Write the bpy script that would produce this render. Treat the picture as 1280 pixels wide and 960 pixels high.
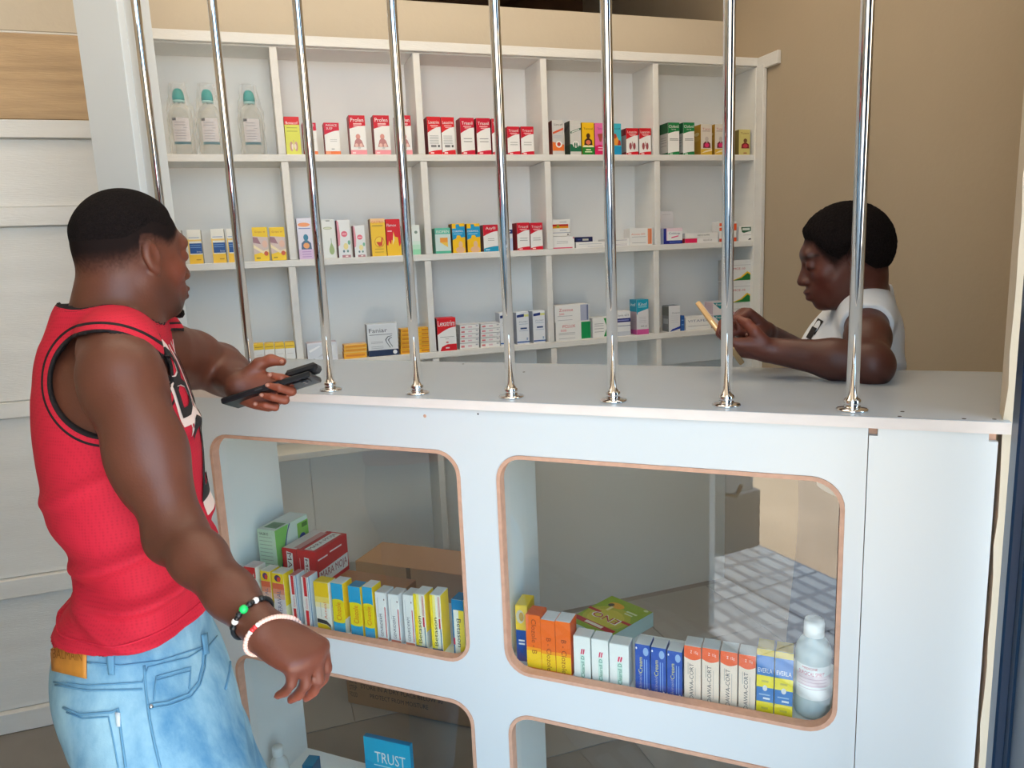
import bpy, bmesh, math, random, time
import numpy as np
from mathutils import Vector, Matrix
from mathutils.bvhtree import BVHTree
random.seed(7); np.random.seed(7)
for o in list(bpy.data.objects): bpy.data.objects.remove(o)
SC = bpy.context.scene; COL = SC.collection
_T0 = time.time()

# ---------------------------------------------------------------- camera
FPX = 917.21
CR = np.array([0.92262492, 0.3833419, -0.04257052])      # camera right
CD = np.array([0.02815764, -0.1770221, -0.98380401])     # camera down
CF = np.array([-0.38466922, 0.90648341, -0.174119])      # camera forward
CP = np.array([0.0, 0.0, 1.5])
cam = bpy.data.cameras.new('camera'); cam.sensor_width = 36.0; cam.lens = FPX/1280*36.0
cam.clip_start = 0.02; cam.clip_end = 200
camo = bpy.data.objects.new('camera', cam); COL.objects.link(camo)
_m = Matrix.Identity(4)
for i in range(3):
    _m[i][0] = CR[i]; _m[i][1] = -CD[i]; _m[i][2] = -CF[i]; _m[i][3] = CP[i]
camo.matrix_world = _m
SC.camera = camo

# ---------------------------------------------------------------- world, sun, exposure
w = bpy.data.worlds.new('sky'); SC.world = w; w.use_nodes = True
bg = w.node_tree.nodes['Background']
bg.inputs[0].default_value = (0.52, 0.77, 1.0, 1); bg.inputs[1].default_value = 5.9
sun = bpy.data.lights.new('sun', 'SUN'); sun.energy = 30.0; sun.color = (1, 0.98, 0.96); sun.angle = 0.01
suno = bpy.data.objects.new('sun', sun); COL.objects.link(suno)
A = math.radians(41.259)
suno.rotation_euler = (math.radians(14)*math.cos(A), math.radians(14)*math.sin(A), 0)
vs = SC.view_settings
vs.view_transform = 'Standard'; vs.look = 'None'; vs.gamma = 1.0; vs.use_curve_mapping = False
vs.exposure = -0.30
SC.display_settings.display_device = 'sRGB'

# ---------------------------------------------------------------- helpers
def ray(u, v): return (u-640)/FPX*CR + (v-480)/FPX*CD + CF
def at(u, v, d): return CP + d*ray(u, v)
def on_y(u, v, y): d = ray(u, v); return CP + d*(y/d[1])
def on_z(u, v, z): d = ray(u, v); return CP + d*((z-1.5)/d[2])
RT = np.array([math.cos(A), math.sin(A), 0]); RN = np.array([-math.sin(A), math.cos(A), 0])
def room(t, n, z): p = t*RT + n*RN; return Vector((p[0], p[1], z))
def on_n(u, v, n):                      # pixel to (t, z) on the plane parallel to the back wall
    d = ray(u, v); q = d*(n/(d@RN)); return q@RT, q[2]+1.5
ROOM = Matrix.Rotation(A, 4, 'Z')       # x = t, y = n

def lin(c):
    return tuple(((x/255)/12.92 if x/255 <= 0.04045 else ((x/255+0.055)/1.055)**2.4) for x in c)
_mats = {}
def mat(name, rgb, rough=0.5, metal=0.0, spec=0.5, noise=0.0, nscale=30.0, bump=0.0, bscale=200.0, stretch=(1, 1, 1), srgb=True):
    if name in _mats: return _mats[name]
    m = bpy.data.materials.new(name); m.use_nodes = True
    nt = m.node_tree; b = nt.nodes['Principled BSDF']
    c = lin(rgb) if srgb else rgb
    b.inputs['Base Color'].default_value = (*c, 1)
    b.inputs['Roughness'].default_value = rough; b.inputs['Metallic'].default_value = metal
    b.inputs['Specular IOR Level'].default_value = spec
    if noise or bump:
        tc = nt.nodes.new('ShaderNodeTexCoord'); mp = nt.nodes.new('ShaderNodeMapping')
        mp.inputs['Scale'].default_value = stretch
        nt.links.new(tc.outputs['Object'], mp.inputs['Vector'])
    if noise:
        n = nt.nodes.new('ShaderNodeTexNoise'); n.inputs['Scale'].default_value = nscale; n.inputs['Detail'].default_value = 5
        nt.links.new(mp.outputs[0], n.inputs['Vector'])
        r = nt.nodes.new('ShaderNodeMapRange')
        r.inputs[1].default_value = 0.25; r.inputs[2].default_value = 0.75
        r.inputs[3].default_value = 1-noise; r.inputs[4].default_value = 1+noise
        nt.links.new(n.outputs['Fac'], r.inputs[0])
        mx = nt.nodes.new('ShaderNodeVectorMath'); mx.operation = 'SCALE'
        mx.inputs[0].default_value = c
        nt.links.new(r.outputs[0], mx.inputs['Scale']); nt.links.new(mx.outputs[0], b.inputs['Base Color'])
    if bump:
        n2 = nt.nodes.new('ShaderNodeTexNoise'); n2.inputs['Scale'].default_value = bscale; n2.inputs['Detail'].default_value = 4
        nt.links.new(mp.outputs[0], n2.inputs['Vector'])
        bp = nt.nodes.new('ShaderNodeBump'); bp.inputs['Strength'].default_value = bump; bp.inputs['Distance'].default_value = 0.004
        nt.links.new(n2.outputs['Fac'], bp.inputs['Height']); nt.links.new(bp.outputs[0], b.inputs['Normal'])
    _mats[name] = m
    return m
def pm(rgb, rough=0.45):                 # flat printed colour
    return mat('print_%d_%d_%d' % tuple(rgb), rgb, rough, spec=0.4)

def link(o, parent=None):
    COL.objects.link(o)
    if parent is not None: o.parent = parent
    return o
def mesh_obj(name, verts, faces, mats, parent=None, fmat=None, smooth=False):
    me = bpy.data.meshes.new(name); me.from_pydata([tuple(v) for v in verts], [], [tuple(f) for f in faces])
    for m in (mats if isinstance(mats, (list, tuple)) else [mats]): me.materials.append(m)
    if fmat is not None: me.polygons.foreach_set('material_index', fmat)
    if smooth: me.polygons.foreach_set('use_smooth', [True]*len(me.polygons))
    me.update()
    return link(bpy.data.objects.new(name, me), parent)
def bm_obj(name, bm, mats, parent=None, smooth=False):
    me = bpy.data.meshes.new(name); bm.to_mesh(me); bm.free()
    for m in (mats if isinstance(mats, (list, tuple)) else [mats]): me.materials.append(m)
    if smooth:
        me.polygons.foreach_set('use_smooth', [True]*len(me.polygons))
    return link(bpy.data.objects.new(name, me), parent)
def bm_box(bm, lo, hi, bevel=0.0, mi=0):
    x0, y0, z0 = lo; x1, y1, z1 = hi
    vs_ = [bm.verts.new(p) for p in ((x0,y0,z0),(x1,y0,z0),(x1,y1,z0),(x0,y1,z0),(x0,y0,z1),(x1,y0,z1),(x1,y1,z1),(x0,y1,z1))]
    fs = [bm.faces.new([vs_[i] for i in f]) for f in ((3,2,1,0),(4,5,6,7),(0,1,5,4),(1,2,6,5),(2,3,7,6),(3,0,4,7))]
    for f_ in fs: f_.material_index = mi
    if bevel:
        es = list({e for f_ in fs for e in f_.edges})
        bmesh.ops.bevel(bm, geom=es, offset=bevel, segments=1, affect='EDGES', profile=0.7)
    return vs_
def box_obj(name, lo, hi, m, parent=None, bevel=0.0, matrix=None):
    bm = bmesh.new(); bm_box(bm, lo, hi, bevel)
    if matrix is not None: bm.transform(matrix)
    return bm_obj(name, bm, m, parent)
def lathe_obj(name, prof, m, parent=None, seg=28, loc=(0,0,0), matrix=None):
    vs_, fs = [], []
    for r_, z_ in prof:
        for k in range(seg):
            a_ = 2*math.pi*k/seg; vs_.append((r_*math.cos(a_)+loc[0], r_*math.sin(a_)+loc[1], z_+loc[2]))
    for i in range(len(prof)-1):
        for k in range(seg):
            k2 = (k+1) % seg
            fs.append((i*seg+k, i*seg+k2, (i+1)*seg+k2, (i+1)*seg+k))
    fs.append(tuple(range(seg-1, -1, -1))); fs.append(tuple((len(prof)-1)*seg+k for k in range(seg)))
    if matrix is not None: vs_ = [tuple(matrix @ Vector(v)) for v in vs_]
    o = mesh_obj(name, vs_, fs, m, parent, smooth=True)
    return o
def tube_obj(name, pts, r, m, parent=None, seg=8, closed=False):
    pts = [Vector(p) for p in pts]; vs_, fs = [], []; n = len(pts)
    up = Vector((0.13, 0.31, 0.94)).normalized()
    for i, p in enumerate(pts):
        d = (pts[(i+1) % n] - pts[i-1]) if closed else (pts[min(i+1, n-1)] - pts[max(i-1, 0)])
        d.normalize(); s = d.cross(up)
        if s.length < 1e-3: s = d.cross(Vector((1, 0, 0)))
        s.normalize(); q = s.cross(d)
        rr = r[i] if isinstance(r, (list, tuple)) else r
        for k in range(seg):
            a_ = 2*math.pi*k/seg; vs_.append(p + rr*(math.cos(a_)*s + math.sin(a_)*q))
    for i in range(n if closed else n-1):
        j = (i+1) % n
        for k in range(seg):
            k2 = (k+1) % seg; fs.append((i*seg+k, i*seg+k2, j*seg+k2, j*seg+k))
    if not closed:
        fs.append(tuple(range(seg-1, -1, -1))); fs.append(tuple((n-1)*seg+k for k in range(seg)))
    return mesh_obj(name, vs_, fs, m, parent, smooth=True)
def empty(name, loc=(0,0,0), rz=0.0):
    o = bpy.data.objects.new(name, None); o.location = loc; o.rotation_euler = (0, 0, rz); o.empty_display_size = 0.05
    return link(o)
def tag(o, label=None, cat=None, group=None, kind=None):
    if label: o['label'] = label
    if cat: o['category'] = cat
    if group: o['group'] = group
    if kind: o['kind'] = kind
    return o
def curve_mesh(splines, extrude):
    c = bpy.data.curves.new('outline', 'CURVE'); c.dimensions = '2D'; c.fill_mode = 'BOTH'; c.extrude = extrude
    for s in splines:
        sp = c.splines.new('POLY'); sp.points.add(len(s)-1)
        for p, q in zip(sp.points, s): p.co = (q[0], q[1], 0, 1)
        sp.use_cyclic_u = True
    o = bpy.data.objects.new('outline', c)
    me = bpy.data.meshes.new_from_object(o)
    bpy.data.objects.remove(o); bpy.data.curves.remove(c)
    return me
def rrect(x0, x1, z0, z1, r, seg=7):
    pts = []
    for cx, cz, a0 in ((x1-r, z1-r, 0), (x0+r, z1-r, 90), (x0+r, z0+r, 180), (x1-r, z0+r, 270)):
        for k in range(seg+1):
            a_ = math.radians(a0+90*k/seg); pts.append((cx+r*math.cos(a_), cz+r*math.sin(a_)))
    return pts

# ---------------------------------------------------------------- materials
M_white  = mat('white_laminate', (212, 217, 219), 0.28, spec=0.5, noise=0.012, nscale=3)
M_top    = mat('countertop_laminate', (176, 184, 192), 0.25, spec=0.5, noise=0.02, nscale=6)
M_paint  = mat('white_painted_timber', (226, 225, 221), 0.55, noise=0.03, nscale=5, bump=0.25, bscale=60, stretch=(1, 1, 6))
M_paintH = mat('white_painted_boards', (226, 225, 221), 0.55, noise=0.05, nscale=3, bump=0.3, bscale=50, stretch=(0.6, 1, 7))
M_raw    = mat('raw_timber', (190, 160, 122), 0.65, noise=0.22, nscale=4, bump=0.4, bscale=30, stretch=(0.5, 1, 9))
M_mdf    = mat('raw_fibreboard_edge', (205, 160, 135), 0.75, noise=0.1, nscale=60)
M_mdf2   = mat('worn_board_edge', (226, 216, 210), 0.6, noise=0.06, nscale=40, stretch=(0.3, 1, 1))
M_cream  = mat('cream_plaster', (200, 188, 168), 0.85, noise=0.04, nscale=2.5, bump=0.2, bscale=40)
M_tan    = mat('tan_plaster', (178, 162, 138), 0.8, noise=0.05, nscale=1.5, bump=0.15, bscale=60)
M_wallw  = mat('white_wall_board', (228, 229, 226), 0.6, noise=0.04, nscale=2)
M_brown  = mat('dark_timber_ceiling', (96, 66, 44), 0.8, noise=0.25, nscale=3, stretch=(0.4, 4, 1))
M_floor  = mat('dark_floor_cement', (138, 132, 126), 0.5, noise=0.12, nscale=6)
M_navy   = mat('navy_enamel', (24, 52, 84), 0.3, noise=0.05, nscale=3)
M_chrome = mat('polished_steel', (232, 231, 230), 0.03, metal=1.0)
M_sand   = mat('sandy_earth', (204, 180, 152), 0.95, noise=0.22, nscale=1.7, bump=0.5, bscale=8)
def make_glass():
    m = bpy.data.materials.new('window_glass'); m.use_nodes = True; nt = m.node_tree
    nt.nodes.remove(nt.nodes['Principled BSDF']); out = nt.nodes['Material Output']
    tr = nt.nodes.new('ShaderNodeBsdfTransparent'); tr.inputs[0].default_value = (0.965, 0.98, 0.975, 1)
    gl = nt.nodes.new('ShaderNodeBsdfGlossy'); gl.inputs['Roughness'].default_value = 0.015
    fr = nt.nodes.new('ShaderNodeFresnel'); ge = nt.nodes.new('ShaderNodeNewGeometry'); mr = nt.nodes.new('ShaderNodeMapRange')     # same reflectance from both sides of the thin pane
    mr.inputs[3].default_value = 1.9; mr.inputs[4].default_value = 1/1.9
    nt.links.new(ge.outputs['Backfacing'], mr.inputs[0]); nt.links.new(mr.outputs[0], fr.inputs[0])
    mx = nt.nodes.new('ShaderNodeMixShader')
    nt.links.new(fr.outputs[0], mx.inputs[0]); nt.links.new(tr.outputs[0], mx.inputs[1]); nt.links.new(gl.outputs[0], mx.inputs[2])
    nt.links.new(mx.outputs[0], out.inputs[0])
    return m
M_glass = make_glass()
def make_clear():
    m = bpy.data.materials.new('glass_inner_face'); m.use_nodes = True; nt = m.node_tree
    nt.nodes.remove(nt.nodes['Principled BSDF'])
    tr = nt.nodes.new('ShaderNodeBsdfTransparent'); tr.inputs[0].default_value = (0.98, 1, 0.99, 1)
    nt.links.new(tr.outputs[0], nt.nodes['Material Output'].inputs[0])
    return m
M_clear = make_clear()

# ---------------------------------------------------------------- the setting
NB = 2.70                      # back wall plane
NL = 2.67                      # face of the boarded wall
TW = 1.875                     # right wall plane
def room_box(name, t0, t1, n0, n1, z0, z1, m, parent=None, bevel=0.0):
    return box_obj(name, (t0, n0, z0), (t1, n1, z1), m, parent, bevel, ROOM)
fl = room_box('floor', -2.7, 2.0, -0.72, 4.2, -0.1, 0.0, M_floor); tag(fl, kind='structure')
gnd = room_box('ground', -16, 16, -22, -0.74, -0.3, -0.12, M_sand); tag(gnd, kind='structure')
wb = room_box('wall_back', -2.7, 2.0, NB, NB+0.08, 0, 2.375, M_wallw); tag(wb, kind='structure')
# cream board above the shelf unit, face of the back wall
cb = room_box('cream_board', -2.7, TW, NB-0.012, NB-0.001, 2.10, 2.378, M_cream, wb)
wr = room_box('wall_right', TW, TW+0.12, 0.02, 4.2, 0, 2.95, M_tan); tag(wr, kind='structure')
wf = room_box('wall_far', -2.7, 2.0, 4.1, 4.2, 0, 2.95, M_brown); tag(wf, kind='structure')
wl2 = room_box('wall_added_blocker', -1.57, -1.45, -0.75, 4.2, 0, 2.95, M_tan); tag(wl2, kind='structure')  # unseen wall, set close in to cut the light on the boarded wall
M_ceil = mat('cream_ceiling_boards', (222, 214, 200), 0.8, noise=0.05, nscale=2, stretch=(0.4, 4, 1))  # unseen boards, made cream to bounce light into the shop
# roof deck around an unseen translucent sheet, added to brighten the shop
SK = (-0.9, 1.7, 1.30, 2.30)
ce = empty('ceiling', (0, 0, 0)); tag(ce, kind='structure')
room_box('roof_deck', -2.8, 2.1, -0.66, SK[2], 2.95, 3.05, M_brown, ce); room_box('roof_deck', -2.8, 2.1, SK[3], 4.2, 2.95, 3.05, M_brown, ce)
room_box('roof_deck', -2.8, SK[0], SK[2], SK[3], 2.95, 3.05, M_brown, ce); room_box('roof_deck', SK[1], 2.1, SK[2], SK[3], 2.95, 3.05, M_brown, ce)
def sheet_mat():
    m = bpy.data.materials.new('translucent_fill_sheet'); m.use_nodes = True; nt = m.node_tree
    nt.nodes.remove(nt.nodes['Principled BSDF']); tl = nt.nodes.new('ShaderNodeBsdfTranslucent'); tl.inputs[0].default_value = (*SHEETC, 1)
    nt.links.new(tl.outputs[0], nt.nodes['Material Output'].inputs[0]); return m
SHEETC = (0.33, 0.25, 0.175)  # warm tint of the added sheet
bm = bmesh.new(); NS_ = 60
top_ = [[bm.verts.new((SK[0]+(SK[1]-SK[0])*i/NS_, y, 3.0+0.012*math.sin(i*math.pi/2))) for i in range(NS_+1)] for y in (SK[2], SK[3])]
for i in range(NS_): bm.faces.new((top_[0][i], top_[0][i+1], top_[1][i+1], top_[1][i]))
bm.transform(ROOM); bm_obj('added_light_sheet', bm, sheet_mat(), ce)
for k in range(9):             # roof timbers
    t0 = -2.5+0.55*k
    room_box('rafter', t0, t0+0.06, 2.72, 4.1, 2.80, 2.948, M_brown, ce, 0.004)
for k in range(11): room_box('ceiling_board', -2.79, 2.09, -0.65+0.172*k, -0.48+0.172*k, 2.93, 2.949, M_ceil, ce, 0.002)
# boarded white wall at the left, lower left of the shelf unit
wl = room_box('wall_left', -1.449, -0.34, NL, NB-0.001, 0.0, 2.36, M_wallw); tag(wl, kind='structure')
def lz(v): return on_n(45, v, NL)[1]
rows = [(-6, 40.5, 'cream_board', M_cream, .006), (40.5, 44, 'batten', M_paintH, .010), (44, 151, 'plank', M_raw, .02), (151, 174, 'batten', M_paintH, .026),
        (174, 259, 'plank', M_paintH, .006), (259, 283, 'batten', M_paintH, .026), (283, 499, 'plank', M_paintH, .006),
        (499, 519, 'batten', M_paintH, .024), (519, 717, 'plank', M_paintH, .006), (717, 740, 'batten', M_paintH, .026),
        (740, 880, 'plank', M_paintH, .006), (880, 905.5, 'batten', M_paintH, .03)]
for v0, v1, nm, m_, dp in rows:
    z1, z0 = lz(v0), lz(v1)
    if nm == 'batten' and v0 == 880: z0 = 0.001
    room_box(nm, -1.448, -0.36, NL-dp, NL-0.0005, z0+0.0012, z1-0.0012, m_, wl, 0.0015)
# front wall strip right of the counter and the navy door frame
wfr = box_obj('wall_front', (0.2555, 1.243, 0), (1.40, 1.285, 2.95), M_cream); tag(wfr, kind='structure')
bm = bmesh.new()
rng = random.Random(3)
xs = []
for i in range(61):            # rough broken plaster edge of the wall strip
    xs.append((0.2540+rng.uniform(-.0022, .0022), i*2.95/60))
v1_ = [bm.verts.new((x, 1.2425, z)) for x, z in xs]; v2_ = [bm.verts.new((x+0.006, 1.29, z)) for x, z in xs]
v3_ = [bm.verts.new((0.268, 1.2425, z)) for x, z in xs]
for i in range(60):
    bm.faces.new((v1_[i], v1_[i+1], v2_[i+1], v2_[i])); bm.faces.new((v1_[i], v3_[i], v3_[i+1], v1_[i+1]))
bm_obj('plaster_edge', bm, M_cream, wfr)
df = empty('door_1', (0, 0, 0)); tag(df, 'navy blue steel door frame at the right edge beside the counter', kind='structure')
e0 = on_y(1268.5, 480, 1.17); dx0 = e0[0]
box_obj('frame_post', (dx0, 1.13, 0), (dx0+0.05, 1.17, 2.7), M_navy, df, 0.003)
box_obj('frame_stop', (dx0+0.012, 1.105, 0), (dx0+0.06, 1.13, 2.7), M_navy, df, 0.003)
box_obj('door_leaf', (dx0+0.014, 0.62, 0.02), (dx0+0.054, 1.104, 2.65), M_navy, df, 0.003)  # leaf out of view, added to block light from the right

# ---------------------------------------------------------------- porch tiles and what stands outside
def tile_mat():
    m = bpy.data.materials.new('patterned_tile'); m.use_nodes = True; nt = m.node_tree; b = nt.nodes['Principled BSDF']
    tc = nt.nodes.new('ShaderNodeTexCoord'); br = nt.nodes.new('ShaderNodeTexBrick')
    br.inputs['Scale'].default_value = 3.2; br.inputs['Color1'].default_value = (*lin((176, 182, 186)), 1); br.inputs['Color2'].default_value = (*lin((150, 156, 162)), 1)
    br.inputs['Mortar'].default_value = (*lin((136, 140, 146)), 1); br.inputs['Mortar Size'].default_value = 0.05; br.offset = 0.0
    nt.links.new(tc.outputs['Object'], br.inputs['Vector']); nt.links.new(br.outputs['Color'], b.inputs['Base Color'])
    b.inputs['Roughness'].default_value = 0.25
    return m
M_tile = tile_mat()
tme = None
for i in range(7):
    for j in range(4):
        if tme is None:
            t_o = box_obj('tile', (0.002, 0.002, 0), (0.398, 0.398, 0.006), M_tile, fl, 0.001); tme = t_o.data
        else:
            t_o = link(bpy.data.objects.new('tile', tme), fl)
        t_o.matrix_local = ROOM @ Matrix.Translation((-1.4+0.4*i, -0.72+0.4*j, 0.0002))
M_stile = mat('shop_floor_tile', (158, 155, 150), 0.35, noise=0.06, nscale=5)
tme = None
for i in range(9):
    for j in range(4):
        c_ = room(-1.45+0.4*i+.2, 1.06+0.4*j+.2, 0)
        if c_.y < 1.80: continue
        if tme is None: t_o = box_obj('tile', (0.0015, 0.0015, 0), (0.3985, 0.3985, 0.004), M_stile, fl, 0.0008); tme = t_o.data
        else: t_o = link(bpy.data.objects.new('tile', tme), fl)
        t_o.matrix_local = ROOM @ Matrix.Translation((-1.45+0.4*i, 1.06+0.4*j, 0.0002))
colm = empty('porch_column', room(-1.07, -0.60, 0), A)
box_obj('shaft', (-0.09, -0.09, 0.30), (0.09, 0.09, 2.925), mat('grey_column_paint', (150, 160, 168), 0.6), colm, 0.004)
box_obj('plinth', (-0.115, -0.115, 0.007), (0.115, 0.115, 0.30), mat('dark_column_plinth', (96, 102, 108), 0.6), colm, 0.004)
tag(colm, 'grey square porch column with darker plinth at the tiled edge', 'column')

M_leaf = mat('grey_ribbed_steel', (176, 186, 192), 0.5)
dl = empty('door_2', (-0.36, -0.25, 0), math.radians(206)); tag(dl, kind='structure')
box_obj('door_leaf', (0, -0.02, 0.02), (1.05, 0.02, 2.3), M_leaf, dl, 0.003)
for k in range(14): box_obj('rib', (0.05+0.07*k, 0.0205, 0.06), (0.08+0.07*k, 0.027, 2.26), M_leaf, dl, 0.002)
tube_obj('handle', [(0.0, 0.02, 0.55), (0.0, 0.06, 0.55), (-0.06, 0.07, 0.55), (-0.08, 0.07, 0.60)], 0.008, mat('black_handle', (20, 20, 22), 0.4), dl)
# ---------------------------------------------------------------- service counter
YF = 1.237                     # front face of the counter panel
ZC = 1.23                      # counter top
PT = 0.018
counter = empty('display_counter', (0, 0, 0))
tag(counter, 'white laminate display counter with four rounded glazed openings', 'counter')
wx = [(on_y(271.5, 640, YF)[0], on_y(581.5, 700, YF)[0]), (on_y(625.5, 700, YF)[0], on_y(1052, 750, YF)[0])]
zt1 = (on_y(417, 552, YF)[2] + on_y(835, 583.5, YF)[2])/2; zb1 = (on_y(473, 812, YF)[2] + on_y(835, 876, YF)[2])/2
zt2 = (on_y(835, 929, YF)[2] + on_y(500, 862, YF)[2])/2; zb2 = zt2-(zt1-zb1)+0.03
openings = [(wx[0], zb1, zt1), (wx[1], zb1, zt1), (wx[0], zb2, zt2), (wx[1], zb2, zt2)]
xL, xR, xS = -1.434, on_y(1246, 560, YF)[0], on_y(1085, 560, YF)[0]
sp = [[(xL, 0.0), (xS-0.0005, 0.0), (xS-0.0005, ZC-0.0185), (xL, ZC-0.0185)]] + [rrect(x0, x1, z0, z1, 0.052) for (x0, x1), z0, z1 in openings]
me = curve_mesh(sp, PT/2); me.transform(Matrix.Translation((0, YF+PT/2, 0)) @ Matrix.Rotation(math.pi/2, 4, 'X'))
me.materials.clear(); me.materials.append(M_white)
link(bpy.data.objects.new('front_panel', me), counter)
def ring(name, outer, inner, y0, y1, m, parent):
    n = len(outer); vs_ = []
    for loop, y in ((outer, y0), (inner, y0), (inner, y1), (outer, y1)):
        vs_ += [(x, y, z) for x, z in loop]
    fs = []
    for a_ in range(4):
        b_ = (a_+1) % 4
        for k in range(n):
            k2 = (k+1) % n; fs.append((a_*n+k, a_*n+k2, b_*n+k2, b_*n+k))
    return mesh_obj(name, vs_, fs, m, parent)
for i, ((x0, x1), z0, z1) in enumerate(openings):
    o_ = rrect(x0+0.0003, x1-0.0003, z0+0.0003, z1-0.0003, 0.0517); i_ = rrect(x0+0.0075, x1-0.0075, z0+0.0075, z1-0.0075, 0.045)
    e = ring('opening_edge', o_, i_, YF-0.0022, YF+PT+0.001, M_mdf, counter)
    gp = box_obj('glass_pane', (x0-0.015, YF+PT+0.0015, z0-0.015), (x1+0.015, YF+PT+0.0055, z1+0.015), [M_glass, M_clear], counter)
    for p_ in gp.data.polygons: p_.material_index = 0 if p_.normal.y < -0.5 else 1
YB = 1.475                     # rear of the compartments
bm = bmesh.new(); bm_box(bm, (xS+0.0005, YF-0.006, 0), (xR, YF+0.004, ZC-0.0188), 0)
es = [e for e in bm.edges if abs(e.verts[0].co.z-e.verts[1].co.z) < 1e-6 and abs(e.verts[0].co.x-e.verts[1].co.x) < 1e-6 and e.verts[0].co.z > 1]
bmesh.ops.bevel(bm, geom=es, offset=0.012, segments=4, affect='EDGES')
bm_obj('end_board', bm, M_white, counter)
box_obj('backing_board', (xS+0.0005, YF+0.0045, 0), (xR-0.001, YF+PT, ZC-0.019), M_mdf, counter)
# countertop with its worn front edge
ZB = 1.688
xe = on_y(1265, 528, 1.226)[0]
me = curve_mesh([[(-1.436, 1.2275), (xe, 1.2275), (xe, 1.2420), (0.2510, 1.2420), (0.2590, 1.2915), (0.60, 1.2915), (0.60, ZB), (-1.436, ZB)]], 0.009)   # notched round the wall end
me.transform(Matrix.Translation((0, 0, ZC-0.009))); me.materials.clear(); me.materials.append(M_top)
link(bpy.data.objects.new('countertop', me), counter)
box_obj('edge_strip', (-1.436, 1.2255, ZC-0.0178), (xe, 1.2275, ZC-0.0006), M_mdf2, counter)
# compartment sides, shelf boards
xsd = [wx[0][0]-0.014, (wx[0][1]+wx[1][0])/2, wx[1][1]+0.008]
M_in = mat('compartment_laminate', (246, 250, 250), 0.35, noise=0.01)
box_obj('side_panel', (xsd[0]-0.016, YF+PT+0.006, 0.02), (xsd[0], YB, ZC-0.019), M_in, counter)
box_obj('partition', (xsd[1]-0.026, YF+PT+0.006, 0.02), (xsd[1]+0.026, YB, ZC-0.019), M_in, counter)
box_obj('side_panel', (xsd[2], YF+PT+0.006, 0.02), (xsd[2]+0.016, YB, ZC-0.019), M_in, counter)
ZS1 = zb1-0.003; ZS2 = zb2-0.003
for zz in (ZS1, ZS2):
    for x0, x1 in ((xsd[0]+.0005, xsd[1]-.0265), (xsd[1]+.0265, xsd[2]-.0005)):
        box_obj('shelf_board', (x0, YF+PT+0.006, zz-0.018), (x1, YB, zz), M_in, counter)
for z_ in (0.45,):
    box_obj('base_board', (-1.43, YB, 0.001), (xS, YB+0.016, 0.08), M_in, counter)
box_obj('rear_rail', (-1.43, ZB-0.05, ZC-0.06), (0.24, ZB-0.02, ZC-0.019), M_in, counter)
# small screw holes and chips
dark = mat('screw_hole', (60, 50, 46), 0.8)
for u, v in ((1055, 513.5), (1128, 514.5), (1124.5, 520.5), (1205, 523.5), (1243, 524), (1112, 465), (579, 455), (655, 465)):
    p = on_z(u, v, ZC)
    lathe_obj('screw_hole', [(0.0032, 0), (0.0026, 0.0006)], dark, counter, 10, (p[0], max(p[1], 1.235), ZC-0.0001))
for u, v, r_ in ((531, 520, .004), (597.5, 517.5, .002)):
    p = on_y(u, v, YF)
    lathe_obj('chip', [(r_, 0), (r_*.8, 0.0006)], M_mdf if r_ > .003 else dark, counter, 6, matrix=Matrix.Translation((p[0], YF+0.0001, p[2])) @ Matrix.Rotation(math.pi/2, 4, 'X'))

# ---------------------------------------------------------------- steel bars
bar_px = [(212, 470), (314, 480), (416, 487), (525.5, 490.5), (640, 496), (767, 501), (907.5, 507.5), (1065, 513)]
bx_ = [on_z(u, v, ZC)[0] for u, v in bar_px]
bx_[1] = bx_[2]-0.2115; bx_[0] = bx_[1]-0.2115
YBAR = 1.272
ords = ['behind the head of the man', 'passing just above the hand holding the black phone', 'third from the left', 'fourth from the left',
        'fifth from the left', 'third from the right', 'crossing the gold phone', 'rightmost, crossing the head in white T-shirt']
for i, x in enumerate(bx_):
    e = empty('security_bar', (x, YBAR, ZC)); tag(e, 'polished steel security bar on the countertop, ' + ords[i], 'bar', 'steel bars along the counter')
    lathe_obj('rod', [(0.0098, 0.004), (0.0098, 1.697)], M_chrome, e, 24)
    lathe_obj('base_flange', [(0.0235, 0.0), (0.0245, 0.0016), (0.022, 0.0036), (0.0135, 0.0048), (0.0128, 0.0052)], M_chrome, e, 28)
    lathe_obj('collar', [(0.0128, 0.005), (0.0128, 0.017), (0.0112, 0.0185), (0.0099, 0.0188)], M_chrome, e, 24)
# white post at the end of the counter
post = empty('white_post', (-1.51, 1.31, 0)); tag(post, 'white laminate boxed post behind the man at the left counter end', 'post')
box_obj('face_board', (-0.062, -0.04, 0), (0.072, -0.022, 2.925), M_white, post, 0.001)
box_obj('side_board', (-0.0625, -0.0215, 0), (-0.045, 0.05, 2.925), mat('post_side_paint', (214, 200, 190), 0.6, noise=0.04), post, 0.001)
box_obj('return_board', (0.050, -0.0215, 0), (0.0715, 0.05, 2.925), M_white, post, 0.001)

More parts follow.
